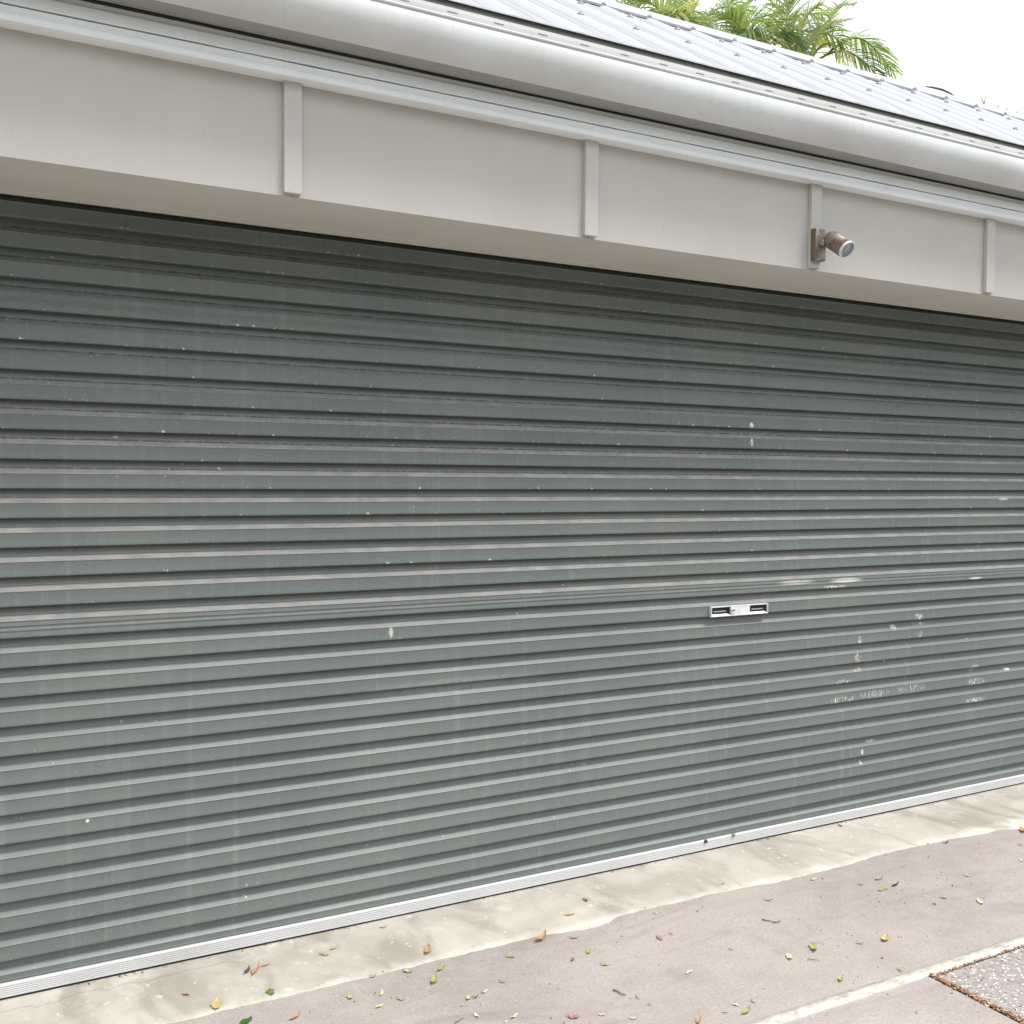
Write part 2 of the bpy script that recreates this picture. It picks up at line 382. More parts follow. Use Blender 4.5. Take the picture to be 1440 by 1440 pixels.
def leafmat(name, a, b, rough=0.5):
    k = NT(name, rough, spec=0.35)
    k.color(k.mix(k.ramp(k.noise(140, 3), 0.38, 0.62), a, b))
    return k.m
LM = {
 'rust': leafmat('leaf_rust', (0.36, 0.13, 0.06), (0.24, 0.08, 0.045)),
 'yellow': leafmat('leaf_yellow', (0.58, 0.47, 0.22), (0.46, 0.36, 0.18)),
 'green': leafmat('leaf_green', (0.16, 0.27, 0.05), (0.10, 0.18, 0.04)),
 'dark_green': leafmat('leaf_dark_green', (0.06, 0.17, 0.03), (0.04, 0.10, 0.02), 0.3),
 'orange': leafmat('leaf_orange', (0.48, 0.30, 0.19), (0.37, 0.22, 0.14)),
 'dark_brown': leafmat('leaf_dark_brown', (0.10, 0.065, 0.05), (0.17, 0.10, 0.07)),
 'brown': leafmat('leaf_brown', (0.35, 0.21, 0.14), (0.26, 0.16, 0.11)),
 'tan': leafmat('leaf_tan', (0.50, 0.32, 0.17), (0.36, 0.23, 0.13)),
 'olive_tan': leafmat('leaf_olive_tan', (0.46, 0.41, 0.16), (0.36, 0.31, 0.14)),
 'pale_green': leafmat('leaf_pale_green', (0.44, 0.47, 0.20), (0.36, 0.39, 0.18)),
 'cream': leafmat('leaf_cream', (0.76, 0.68, 0.42), (0.62, 0.54, 0.34)),
 'lime': leafmat('leaf_lime', (0.37, 0.41, 0.13), (0.28, 0.32, 0.11)),
 'white': leafmat('leaf_white', (0.78, 0.74, 0.66), (0.55, 0.48, 0.40)),
 'gold': leafmat('leaf_gold', (0.55, 0.37, 0.18), (0.42, 0.27, 0.14)),
 'pinkbrown': leafmat('leaf_pinkbrown', (0.44, 0.25, 0.19), (0.36, 0.20, 0.15)),
 'pink': leafmat('leaf_pink', (0.62, 0.20, 0.20), (0.50, 0.16, 0.16)),
 'maroon': leafmat('leaf_maroon', (0.16, 0.04, 0.04), (0.08, 0.025, 0.025)),
 'black': leafmat('leaf_black', (0.03, 0.025, 0.02), (0.06, 0.04, 0.035)),
}
M_twig = leafmat('twig_bark', (0.17, 0.11, 0.085), (0.10, 0.065, 0.05))

def frondmat(name, a, b):
    k = NT(name, 0.4, spec=0.4)
    k.color(k.mix(k.ramp(k.noise(3.5, 4), 0.38, 0.62), a, b))
    tr = k.n('ShaderNodeBsdfTranslucent'); tr.inputs['Color'].default_value = (a[0] * 1.3, a[1] * 1.4, a[2], 1)
    ms = k.n('ShaderNodeMixShader'); ms.inputs[0].default_value = 0.35
    out = [x for x in k.t.nodes if x.type == 'OUTPUT_MATERIAL'][0]
    k.link(k.b.outputs[0], ms.inputs[1]); k.link(tr.outputs[0], ms.inputs[2]); k.link(ms.outputs[0], out.inputs[0])
    return k.m
M_frond = [frondmat('frond_green', (0.34, 0.42, 0.17), (0.22, 0.31, 0.12)),
           frondmat('frond_yellow', (0.56, 0.54, 0.22), (0.40, 0.43, 0.18)),
           frondmat('frond_dark', (0.19, 0.28, 0.16), (0.26, 0.35, 0.17))]
k = NT("frond_stalk", 0.5); k.color((0.48, 0.42, 0.14)); M_stalk = k.m
k = NT("palm_trunk", 0.8); k.color(k.mix(k.ramp(k.noise(1, 3, stretch=(2, 2, 14)), 0.45, 0.55), (0.30, 0.30, 0.18), (0.20, 0.17, 0.11))); M_trunk = k.m

# ================================================================ GROUND
# base ground sheet to the horizon
bm = bmesh.new()
vs = [bm.verts.new(p) for p in ((-600, -600, -0.006), (600, -600, -0.006), (600, 600, -0.006), (-600, 600, -0.006))]
bm.faces.new(vs)
tag(obj("ground", bm, M_ground), kind='structure')

# unseen bank added opposite the garage to block low sky light
bm = bmesh.new(); g = []
for i in range(61):
    x = -30 + i * 1.2
    row = []
    for (y, z) in ((-6.6, -0.02), (-7.0, 0.2), (-7.4, 0.55), (-7.9, 0.9), (-8.6, 1.2), (-9.6, 1.4), (-11.0, 1.6), (-16.0, 1.7), (-24.0, 1.4), (-34.0, -0.05)):
        n = mnoise.noise(Vector((x * 0.45, y * 0.6, z))); row.append(bm.verts.new((x, y + 0.6 * n * (z > 0), z + (0.7 * mnoise.noise(Vector((x * 0.3, y * 0.5, 9))) if z > 0.3 else 0))))
    g.append(row)
for a, c_ in zip(g[:-1], g[1:]):
    for j in range(len(a) - 1): bm.faces.new((a[j], c_[j], c_[j + 1], a[j + 1]))
tag(obj("sky_block_bank", bm, M_bank, smooth=True), kind='structure')

JX = 2.735          # x of the open joint running away from the door
MY0, MY1 = -1.150, -1.195
# driveway concrete between the apron and the mortar line, and the slab in front of it
def sheet(name, x0, x1, y0, y1, z, mat):
    bm = bmesh.new()
    vs = [bm.verts.new(p) for p in ((x0, y0, z), (x1, y0, z), (x1, y1, z), (x0, y1, z))]
    bm.faces.new(vs)
    return tag(obj(name, bm, mat), kind='structure')
sheet("driveway", -2.6, 9.0, MY1 + 0.01, -0.30, -0.001, M_drive)
sheet("driveway_slab", -2.6, JX - 0.012, -4.6, MY1 + 0.01, -0.0012, M_drive)
sheet("pebble_paving", JX + 0.016, 9.0, -4.6, MY1 - 0.016, -0.0008, M_pebble)

# mortar apron under the door with a hand-trowelled edge
EDGE = [(-6, -0.37), (0.0, -0.362), (0.5358, -0.3657), (0.678, -0.3644), (0.8687, -0.3705), (1.0964, -0.3699), (1.4422, -0.3718), (1.7425, -0.3682),
        (1.86, -0.386), (1.9514, -0.4016), (2.03, -0.396), (2.09, -0.366), (2.1306, -0.362), (2.5096, -0.3652), (2.66, -0.374), (2.8623, -0.3927), (3.1685, -0.3927),
        (3.4894, -0.3697), (3.8516, -0.3822), (4.10, -0.405), (4.2975, -0.4352), (5.0, -0.44), (14, -0.42)]
def edge_y(x):
    for (a, ya), (b, yb) in zip(EDGE[:-1], EDGE[1:]):
        if a <= x <= b:
            t = (x - a) / (b - a); t = t * t * (3 - 2 * t)
            return ya + (yb - ya) * t + 0.009 * mnoise.noise(Vector((x * 9, 3, 0))) + 0.006 * mnoise.noise(Vector((x * 33, 7, 0))) + 0.003 * mnoise.noise(Vector((x * 90, 2, 0)))
    return -0.37
bm = bmesh.new(); xs = []; x = -2.6
while x < 9.0: xs.append(x); x += 0.02 if -0.5 < x < 6 else 0.4
xs.append(9.0)
rows = []
for x in xs:
    e = edge_y(x)
    rows.append([bm.verts.new(p) for p in ((x, e - 0.004, -0.0015), (x, e + 0.006, 0.0022), (x, e * 0.6, 0.003 + 0.0012 * mnoise.noise(Vector((x * 3, 1, 0)))),
                                           (x, e * 0.25, 0.003 + 0.001 * mnoise.noise(Vector((x * 4, 9, 0)))), (x, 0.35, 0.002))])
for a, b in zip(rows[:-1], rows[1:]):
    for i in range(4): bm.faces.new((a[i], b[i], b[i + 1], a[i + 1]))
tag(obj("mortar_apron", bm, M_apron, smooth=True, recalc=False), kind='structure')

# mortar line between the slabs
bm = bmesh.new(); rows = []
x = -2.6; xs = []
while x < 9.0: xs.append(x); x += 0.012 if 1.5 < x < 5 else 0.3
for x in xs:
    n = lambda s, q: mnoise.noise(Vector((x * s, q, 0)))
    y0 = MY0 - 0.006 * (x - 2.4) * 0.9 + 0.003 * n(14, 1); y1 = MY1 - 0.006 * (x - 2.4) - 0.002 + 0.005 * n(11, 5)
    if x > JX: y1 += 0.006 * n(30, 2)
    rows.append([bm.verts.new(p) for p in ((x, y1 - 0.002, -0.003), (x, y1 + 0.004, 0.006 + 0.003 * n(25, 8)), (x, (y0 + y1) / 2, 0.0065 + 0.003 * n(18, 3)), (x, y0 - 0.003, 0.004), (x, y0, -0.003))])
for a, b in zip(rows[:-1], rows[1:]):
    for i in range(4): bm.faces.new((a[i], b[i], b[i + 1], a[i + 1]))
tag(obj("mortar_strip", bm, M_mortar, smooth=True, recalc=False), kind='structure')

# ================================================================ GARAGE
XL, XR = -1.7, 7.4
G_ = empty("garage", (0, 0, 0), "pale garage with a wide dark green roller door under a white gutter and ribbed roof", "garage")
YW, ZO = -0.395, 2.409          # wall face and height of the opening
OX0, OX1 = -0.42, 6.25
UND = 2.736
xs_long = [XL + (XR - XL) * i / 90 for i in range(91)]

# lintel / soffit box above the opening
bm = bmesh.new()
box(bm, XL, XR, YW + 0.008, -0.034, ZO + 0.001, 3.0)
box(bm, OX0, OX1, -0.0335, -0.022, ZO - 0.008, ZO + 0.05)       # small bead at the back edge
obj("lintel", bm, M_soffit, G_)
# piers either side
for a, b in ((XL, OX0), (OX1, XR)):
    bm = bmesh.new(); box(bm, a, b, YW + 0.004, 0.10, 0.0, ZO)
    obj("pier", bm, M_panel, G_)
# side and rear walls
bm = bmesh.new()
box(bm, XL, XL + 0.1, 0.101, 4.9, 0, 2.55); box(bm, XR - 0.1, XR, 0.101, 4.9, 0, 2.55); box(bm, XL + 0.1, XR - 0.1, 4.8, 4.9, 0, 2.55)
for xa in (XL + 0.004, XR - 0.104):
    vs = [bm.verts.new((xa, y, z)) for y, z in ((YW + 0.02, 2.99), (0.58, 3.68), (4.88, 2.55), (YW + 0.02, 2.55))]
    f = bm.faces.new(vs)
    r = bmesh.ops.extrude_face_region(bm, geom=[f]); bmesh.ops.translate(bm, vec=(0.1, 0, 0), verts=[v for v in r['geom'] if isinstance(v, bmesh.types.BMVert)])
obj("wall", bm, M_panel, G_)

# wall sheets above the opening (front cladding) and cover battens
B0, BP, BW = 0.855, 1.0415, 0.053
bxs = [B0 + BP * i for i in range(-2, 7)]
joints = [XL] + [b + BW / 2 for b in bxs if XL < b < XR - 0.1] + [XR]
for a, b in zip(joints[:-1], joints[1:]):
    bm = bmesh.new(); box(bm, a + 0.001, b - 0.001, YW, YW + 0.007, ZO - 0.003, UND + 0.02)
    obj("wall_sheet", bm, M_panel, G_)
for b in bxs:
    if b < XL or b > XR - 0.1: continue
    bm = bmesh.new(); box(bm, b, b + BW, YW - 0.019, YW - 0.0005, ZO + 0.004, UND + 0.01, bevel=0.0015)
    obj("cover_batten", bm, M_batten, G_)

# eave trim: two boards with a ragged dark gap, bead at the bottom
def wob(amp, f):
    return lambda p: Vector((p.x, p.y, p.z + amp * mnoise.noise(Vector((p.x * f, p.z * 50, 0)))))
bm = bmesh.new()
sweep_x(bm, [(YW - 0.0005, UND), (-0.4495, UND), (-0.4515, UND + 0.003), (-0.4520, UND + 0.0165), (-0.4455, UND + 0.0185), (-0.4455, UND + 0.0398), (YW - 0.0005, UND + 0.0398)], xs_long, closed=True, warp=wob(0.0008, 6))
obj("eave_trim", bm, M_trim, G_)
bm = bmesh.new()
sweep_x(bm, [(YW - 0.0005, 2.7800), (-0.4462, 2.7800), (-0.4470, 2.7815), (-0.4450, 2.812), (-0.4390, 2.8150), (-0.4390, 2.8290), (YW - 0.0005, 2.8290)], xs_long, closed=True, warp=wob(0.0010, 5))
obj("eave_trim", bm, M_trim, G_)
bm = bmesh.new(); box(bm, XL, XR, -0.438, YW - 0.001, UND + 0.0402, 2.7795)
obj("trim_backing", bm, M_void, G_)

# fascia behind the gutter
bm = bmesh.new(); box(bm, XL, XR, -0.452, -0.430, 2.8345, 3.062)
obj("fascia", bm, M_fascia, G_)
bm = bmesh.new(); box(bm, XL, XR, -0.517, -0.4535, 2.965, 3.0285)  # added dark-toned strip standing in for the shaded fascia
obj("eave_shade_strip", bm, M_eave_shade, G_)

bm = bmesh.new(); box(bm, XL, XR, -0.4525, -0.4400, 2.8300, 2.8320)  # solid black strip painting the shade in the gap under the gutter
obj("gutter_gap_shade", bm, M_void, G_)

# gutter: flat sole, bulging face, bead, slotted flange
sole = [(-0.4525, 2.96), (-0.4535, 2.8335), (-0.4560, 2.8325)] + [(-0.529, 2.8325)]
face = [(-0.5325, 2.8332), (-0.546, 2.8385), (-0.560, 2.8470), (-0.573, 2.8590), (-0.583, 2.8730), (-0.590, 2.8890), (-0.5935, 2.9060), (-0.5935, 2.9220), (-0.5910, 2.9360)]
lipp = [(-0.588, 2.9415), (-0.5935, 2.9440), (-0.5945, 2.9470), (-0.5915, 2.9500), (-0.5880, 2.9515)]
bm = bmesh.new()
def gw(p): return Vector((p.x, p.y + 0.0018 * mnoise.noise(Vector((p.x * 1.7, p.z * 8, 1))), p.z + 0.0018 * mnoise.noise(Vector((p.x * 0.9, 4, 0)))))
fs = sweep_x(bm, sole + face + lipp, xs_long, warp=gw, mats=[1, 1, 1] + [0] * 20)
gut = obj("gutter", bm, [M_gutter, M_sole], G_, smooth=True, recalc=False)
sol = gut.modifiers.new("t", 'SOLIDIFY'); sol.thickness = 0.0012; sol.offset = 0
es = gut.modifiers.new("e", 'EDGE_SPLIT'); es.split_angle = rad(32)
# flange with real slots
bm = bmesh.new()
xs2 = [XL]; x = XL + 0.05; slots = set()
while x + 0.04 < XR:
    xs2 += [x, x + 0.034]; slots.add(len(xs2) - 2); x += 0.155
xs2.append(XR)
zr = [2.9515, 2.9600, 2.9645, 2.9765]
rows = [[bm.verts.new((x, -0.588 + (0.0012 if j == 3 else 0), z)) for j, z in enumerate(zr)] for x in xs2]
top = [bm.verts.new((x, -0.577, 2.9785)) for x in xs2]
for i in range(len(xs2) - 1):
    for j in range(3):
        if j == 1 and i in slots: continue
        bm.faces.new((rows[i][j], rows[i + 1][j], rows[i + 1][j + 1], rows[i][j + 1]))
    bm.faces.new((rows[i][3], rows[i + 1][3], top[i + 1], top[i]))
bmesh.ops.remove_doubles(bm, verts=bm.verts, dist=1e-5)
fl = obj("gutter_flange", bm, M_flange, gut, recalc=False)
sol = fl.modifiers.new("t", 'SOLIDIFY'); sol.thickness = 0.001; sol.offset = 0
# gutter end caps
for xe in (XL, XR):
    bm = bmesh.new()
    pts = sole + face + lipp + [(-0.577, 2.9785), (-0.4525, 2.9785)]
    f = bm.faces.new([bm.verts.new((xe, y, z)) for y, z in pts])
    r = bmesh.ops.extrude_face_region(bm, geom=[f]); bmesh.ops.translate(bm, vec=(0.003 if xe > 0 else -0.003, 0, 0), verts=[v for v in r['geom'] if isinstance(v, bmesh.types.BMVert)])
    obj("end_cap", bm, M_gutter, gut)

# ---- roof: ribbed steel sheets
TP = math.tan(rad(32.5))
RY0, RZ0 = -0.530, 3.030
RYR = 0.60
RZR = RZ0 + (RYR - RY0) * TP
RP, R0 = 0.250, 2.552 - 0.25 * 18
def rib_profile(x0, x1):
    pts = []
    n = int((x1 - x0) / RP) + 2
    x = R0
    while x < x1:
        if x > x0:
            pts += [(x - 0.026, 0), (x - 0.010, 0.010), (x + 0.010, 0.010), (x + 0.026, 0),
                    (x + 0.088, 0), (x + 0.094, 0.003), (x + 0.100, 0), (x + 0.150, 0), (x + 0.156, 0.003), (x + 0.162, 0)]
        x += RP
    return pts
prof = [(XL - 0.08, 0)] + [p for p in rib_profile(XL, XR) if p[0] < XR + 0.05] + [(XR + 0.08, 0)]
def slope_mesh(y0, z0, y1, z1, flip=False):
    bm = bmesh.new()
    d = Vector((0, y1 - y0, z1 - z0)).normalized(); nrm = Vector((0, -d.z, d.y)) if d.y > 0 else Vector((0, d.z, -d.y))
    a = [bm.verts.new(Vector((x, y0, z0)) + nrm * h) for x, h in prof]
    b = [bm.verts.new(Vector((x, y1, z1)) + nrm * h) for x, h in prof]
    dd = d * 0.10
    m_ = [bm.verts.new(Vector((x, y0, z0)) + dd + nrm * h) for x, h in prof]
    for v, (x, h) in zip(a, prof): v.co = Vector((x, y0, z0)) + nrm * h * 0.12
    for i in range(len(prof) - 1):
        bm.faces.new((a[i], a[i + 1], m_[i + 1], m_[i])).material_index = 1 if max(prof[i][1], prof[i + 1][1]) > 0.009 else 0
    a0 = a; a = m_
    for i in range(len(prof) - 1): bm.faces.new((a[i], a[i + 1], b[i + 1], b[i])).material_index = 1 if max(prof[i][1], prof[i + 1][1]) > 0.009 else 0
    a = a0
    # turned-down drip lip at the eave
    c_ = [bm.verts.new(Vector((x, y0, z0)) + Vector((0, -0.001, -0.005))) for x, h in prof]
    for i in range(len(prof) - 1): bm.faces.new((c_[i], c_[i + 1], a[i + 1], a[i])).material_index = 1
    return bm
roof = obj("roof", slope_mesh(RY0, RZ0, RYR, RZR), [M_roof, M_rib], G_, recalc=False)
sol = roof.modifiers.new("t", 'SOLIDIFY'); sol.thickness = 0.0015; sol.offset = -1
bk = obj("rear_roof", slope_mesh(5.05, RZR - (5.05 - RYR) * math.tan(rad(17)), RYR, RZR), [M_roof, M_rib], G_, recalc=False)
# ridge capping with a soft roll
nf = Vector((0, -math.sin(rad(32.5)), math.cos(rad(32.5)))); nb = Vector((0, math.sin(rad(17)), math.cos(rad(17))))
df = Vector((0, -math.cos(rad(32.5)), -math.sin(rad(32.5)))); db = Vector((0, math.cos(rad(17)), -math.sin(rad(17))))
R = Vector((0, RYR, RZR))
pr = [R + df * 0.150 + nf * 0.003, R + df * 0.148 + nf * 0.0125, R + df * 0.03 + nf * 0.013, R + Vector((0, -0.012, 0.022)), R + Vector((0, 0.0, 0.025)), R + Vector((0, 0.016, 0.022)), R + db * 0.03 + nb * 0.018, R + db * 0.150 + nb * 0.018]
bm = bmesh.new(); sweep_x(bm, [(p.y, p.z) for p in pr], [XL - 0.085 + (XR - XL + 0.17) * i / 60 for i in range(61)], warp=wob(0.002, 2))
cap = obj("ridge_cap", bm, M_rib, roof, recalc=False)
sol = cap.modifiers.new("t", 'SOLIDIFY'); sol.thickness = 0.0015; sol.offset = 0
# roof screws: one proto, then copies sharing its mesh
bm = bmesh.new(); lathe(bm, (0, 0, 0), (0, 0, 1), [(0, 0.013), (0.003, 0.013), (0.0035, 0.007), (0.010, 0.0065)], n=10)
scr = obj("roof_screw", bm, M_screw, roof)
first = True
q = Vector((0, 0, 1)).rotation_difference(nf)
def put_screw(x, y, off):
    global first
    s = scr if first else scr.copy()
    if not first: COL.objects.link(s); s.parent = roof
    first = False
    s.rotation_mode = 'QUATERNION'; s.rotation_quaternion = q
    s.location = Vector((x, y, RZ0 + (y - RY0) * TP)) + nf * off
x = R0
while x < XR:
    if x > 1.4:
        if x < 6.0: put_screw(x, -0.12, 0.010)
        put_screw(x, 0.28, 0.010)
        put_screw(x, RYR - 0.115, 0.014)
    x += RP

# ---- roller door curtain
P = 0.0886
bm = bmesh.new()
prof, wear = [], []
def pt(y, z, wr=(0, 0, 0)): prof.append((y, z)); wear.append(wr)
zb = 0.117
pt(0.002, 0.046)
for y, z in ((0.000, 0.0555), (-0.0012, 0.0580), (0.000, 0.0600), (0.000, 0.0730)): pt(y, z)
pt(-0.0010, 0.0750, (0, 1, 0)); pt(-0.0006, 0.0765, (0, 1, 0)); pt(0.0075, 0.0895, (0, .8, 0)); pt(0.0090, 0.0925, (0, 0, 1)); pt(0.0100, 0.1000); pt(0.0125, 0.1140); pt(0.0125, 0.1178); pt(0.0002, 0.1166)
nrib = 0
while zb < 2.62:
    seam = nrib in (11, 22)
    h = 0.0530 if seam else 0.0470
    pt(-0.0030, zb + 0.0010, (1, 0, 0)); pt(-0.0034, zb + 0.0030, (1, 0, 0)); pt(-0.0024, zb + 0.0090, (0.2, 0, 0))
    if seam:
        for y, z, g in ((-0.0004, .016, 0), (-0.0004, .0195, 0), (-0.0024, .0215, .8), (-0.0024, .0240, 0), (0.0000, .0290, 0), (0.0000, .0345, 0), (-0.0022, .0365, .8), (-0.0022, .0385, 0), (0.0000, .0435, 0)):
            pt(y, zb + z, (0, g, 0))
    else:
        pt(-0.0009, zb + 0.0170); pt(0.0000, zb + 0.0270); pt(0.0000, zb + 0.038)
    pt(0.0000, zb + h - 0.0045); pt(-0.0012, zb + h - 0.0030, (0, .2, 0)); pt(-0.0012, zb + h - 0.0016, (0, 1, 0)); pt(0.0002, zb + h - 0.0003, (0, 1, 0)); pt(0.0010, zb + h + 0.0010, (0, .7, 0))
    pt(0.0074, zb + h + 0.0120, (0, .7, 0)); pt(0.0080, zb + h + 0.0133, (0, 0.2, 1)); pt(0.0090, zb + h + 0.0165, (0, 0.55, 1)); pt(0.0096, zb + h + 0.0200, (0, 0.5, 0))
    step = 0.0940 if seam else P
    pt(0.0110, zb + h + 0.0270); pt(0.0145, zb + step - 0.0040); pt(0.0150, zb + step + 0.0008); pt(0.0002, zb + step - 0.0004)
    zb += step; nrib += 1
xs = [OX0 - 0.05 + (OX1 - OX0 + 0.10) * i / 150 for i in range(151)]
def dw(p):
    p = Vector((p.x, p.y * (1.7 if p.y > 0.0011 else 1.0), p.z))
    n = mnoise.noise(Vector((p.x * 1.1, p.z * 2.0, 0))); m = mnoise.noise(Vector((p.x * 4.2, p.z * 11.0, 5)))
    sag = 0.0020 * mnoise.noise(Vector((p.x * 0.8, round(p.z / P) * 3.1, 2)))
    dent = 0.0035 * math.exp(-((p.x - 3.66) ** 2 / 0.05 + (p.z - 0.58) ** 2 / 0.006)) + 0.003 * math.exp(-((p.x - 1.7) ** 2 / 0.08 + (p.z - 0.82) ** 2 / 0.004))
    return Vector((p.x, p.y + 0.0030 * n + 0.0009 * m + dent, p.z + sag))
sweep_x(bm, prof, xs, warp=dw)
door = obj("roller_door", bm, M_door, G_, smooth=True, recalc=False)
la = door.data.attributes.new('wear', 'FLOAT_COLOR', 'POINT')
npf = len(prof)
for i in range(len(door.data.vertices)):
    wv = wear[i % npf]; la.data[i].color = (wv[0], wv[1], wv[2], 1)
es = door.modifiers.new("e", 'EDGE_SPLIT'); es.split_angle = rad(24)
# dark interior behind the curtain
bm = bmesh.new(); box(bm, OX0 - 0.08, OX1 + 0.08, 0.16, 0.20, 0.0, 2.9)
obj("drum_housing", bm, M_void, G_)
# guide channels
for a in (OX0 - 0.002, OX1 - 0.058):
    bm = bmesh.new(); box(bm, a, a + 0.06, -0.024, -0.010, 0.003, ZO - 0.01); box(bm, a + (0.0 if a < 0 else 0.054), a + (0.006 if a < 0 else 0.06), -0.0095, 0.03, 0.003, ZO - 0.01)
    obj("guide_channel", bm, M_rail, G_)
# bottom rail: fine ribbed aluminium
bm = bmesh.new()
pp = [(0.012, 0.0505), (-0.0095, 0.0505), (-0.0110, 0.0490)]
z = 0.0480
while z > 0.0155:
    pp += [(-0.0112, z), (-0.0112, z - 0.0038), (-0.0080, z - 0.0040), (-0.0080, z - 0.0059)]; z -= 0.0061
pp += [(-0.0110, 0.0130), (-0.0110, 0.0112), (0.012, 0.0112)]
sweep_x(bm, pp, [OX0 + 0.002 + (OX1 - OX0 - 0.004) * i / 60 for i in range(61)], closed=True, warp=lambda p: Vector((p.x, p.y + 0.003 * mnoise.noise(Vector((p.x * 1.1, 0, 0))), p.z + 0.0010 * mnoise.noise(Vector((p.x * 0.9, 0, 3))))))
obj("bottom_rail", bm, M_rail, door)
bm = bmesh.new()
sweep_x(bm, [(-0.0035, 0.0112), (-0.0050, 0.0060), (-0.0030, 0.0012), (0.010, 0.0012), (0.010, 0.0112)], [OX0 + 0.002 + (OX1 - OX0 - 0.004) * i / 200 for i in range(201)], closed=True, warp=lambda p: Vector((p.x, p.y + 0.0012 * mnoise.noise(Vector((p.x * 9, 0, 0))), p.z)))
obj("rubber_seal", bm, M_rubber, door)
# two bolts on the rail
for (x, z, m, lab) in ((2.7886, 0.0475, M_boltd, "dark bolt head on the rail"), (2.9406, 0.0505, M_bolt, "grey steel bolt head on the rail")):
    bm = bmesh.new(); lathe(bm, (x, -0.0112, z), (0, -1, 0), [(0, 0.0085), (0.003, 0.0082), (0.0065, 0.006), (0.0075, 0.002)], n=14)
    b_ = obj("rail_bolt", bm, m, door); b_['label'] = lab

# lock handle recessed in one rib
HX0, HX1, HZ0, HZ1 = 2.799, 3.114, 1.0015, 1.0455
bm = bmesh.new()
yf, yb = -0.0165, 0.000
def bb(x0, x1, z0, z1, y0=yf, y1=yb, m=0, bev=0.0008): box(bm, x0, x1, y0, y1, z0, z1, m, bev)
xa, xb, xc, xd = HX0 + 0.003, HX0 + 0.106, HX0 + 0.212, HX1 - 0.003
bb(HX0, HX1, HZ1 - 0.0045, HZ1)              # top rail
bb(HX0, HX1, HZ0, HZ0 + 0.0040)              # bottom rail
bb(HX0, xa, HZ0 + 0.0040, HZ1 - 0.0045); bb(xd, HX1, HZ0 + 0.0040, HZ1 - 0.0045)
bb(xb, xc, HZ0 + 0.0040, HZ1 - 0.0045, yf + 0.001, yb, 1)
box(bm, HX0 + 0.001, HX1 - 0.001, -0.0075, 0.0045, HZ0 + 0.001, HZ1 - 0.001, 2)
# sloped lower cheeks inside the pulls
for a, b in ((xa, xb), (xc, xd)):
    vs = [bm.verts.new(p) for p in ((a, yf + 0.002, HZ0 + 0.0041), (b, yf + 0.002, HZ0 + 0.0041), (b - 0.016, -0.0078, HZ0 + 0.011), (a + 0.002, -0.0078, HZ0 + 0.011))]
    f = bm.faces.new(vs); f.material_index = 0
    box(bm, a + 0.012, b - 0.022, -0.0125, -0.0100, HZ0 + 0.019, HZ0 + 0.0245, 3, 0.0006)
hd = obj("lock_handle", bm, [M_satin, M_satin, M_recess, M_chrome], door)
bm = bmesh.new(); lathe(bm, (xb + 0.010, yf + 0.001, 1.0235), (0, -1, 0), [(0, 0.0125), (0.004, 0.012), (0.005, 0.009), (0.0052, 0.0045), (0.003, 0.004)], n=20)
obj("lock_cylinder", bm, M_chrome, door)
bm = bmesh.new(); box(bm, xb + 0.0075, xb + 0.0125, yf - 0.0048, yf - 0.0035, 1.0223, 1.0247)
obj("keyway", bm, M_recess, door)

# ================================================================ WALL SPOTLIGHT
LX, LY, LZ = 2.9365, YW - 0.0195, 2.4985
lamp = empty("wall_spotlight", (LX, LY, LZ), "rusty brown cylinder spotlight with glass front on the third batten above the door", "wall lamp")
bm = bmesh.new(); box(bm, -0.003, 0.055, -0.026, 0.0, -0.063, 0.061, 0, 0.004)
for f in bm.faces:
    if f.calc_center_median().x < 0.0005 : f.material_index = 1
obj("back_plate", bm, [M_lamp, M_edge], lamp)
ax = Vector((0.07, -0.80, -0.58)).normalized()
o0 = Vector((0.040, -0.060, 0.012))
bm = bmesh.new(); tube(bm, [(0.030, -0.026, 0.004), (0.034, -0.042, 0.006), o0 + ax * 0.006], [0.012, 0.011, 0.013], n=12)
lathe(bm, (0.012, -0.040, 0.004), (1, 0, 0), [(0, 0.010), (0.002, 0.013), (0.012, 0.013), (0.014, 0.010)], n=14)
obj("knuckle_joint", bm, M_lamp, lamp)
bm = bmesh.new()
o1 = Vector((0.046, -0.050, 0.022)) - ax * 0.012
lathe(bm, o1, ax, [(0.0, 0.004), (0.002, 0.016), (0.008, 0.026), (0.018, 0.0325), (0.030, 0.0345), (0.118, 0.0345)], n=36, cap=False)
sh = obj("lamp_shade", bm, M_shade, lamp, recalc=False)
sol = sh.modifiers.new("t", 'SOLIDIFY'); sol.thickness = 0.0015
bm = bmesh.new()
lathe(bm, o1 + ax * 0.112, ax, [(0, 0.0352), (0.009, 0.0352), (0.0095, 0.0345), (0.0095, 0.0305), (0.002, 0.0305)], n=36, cap=False)
obj("rim", bm, M_rim, lamp)
bm = bmesh.new()
lathe(bm, o1 + ax * 0.1145, ax, [(0, 0.031), (0.001, 0.022), (0.0016, 0.01), (0.0018, 0.0005)], n=32, cap=False)
obj("lens", bm, M_glass, lamp)

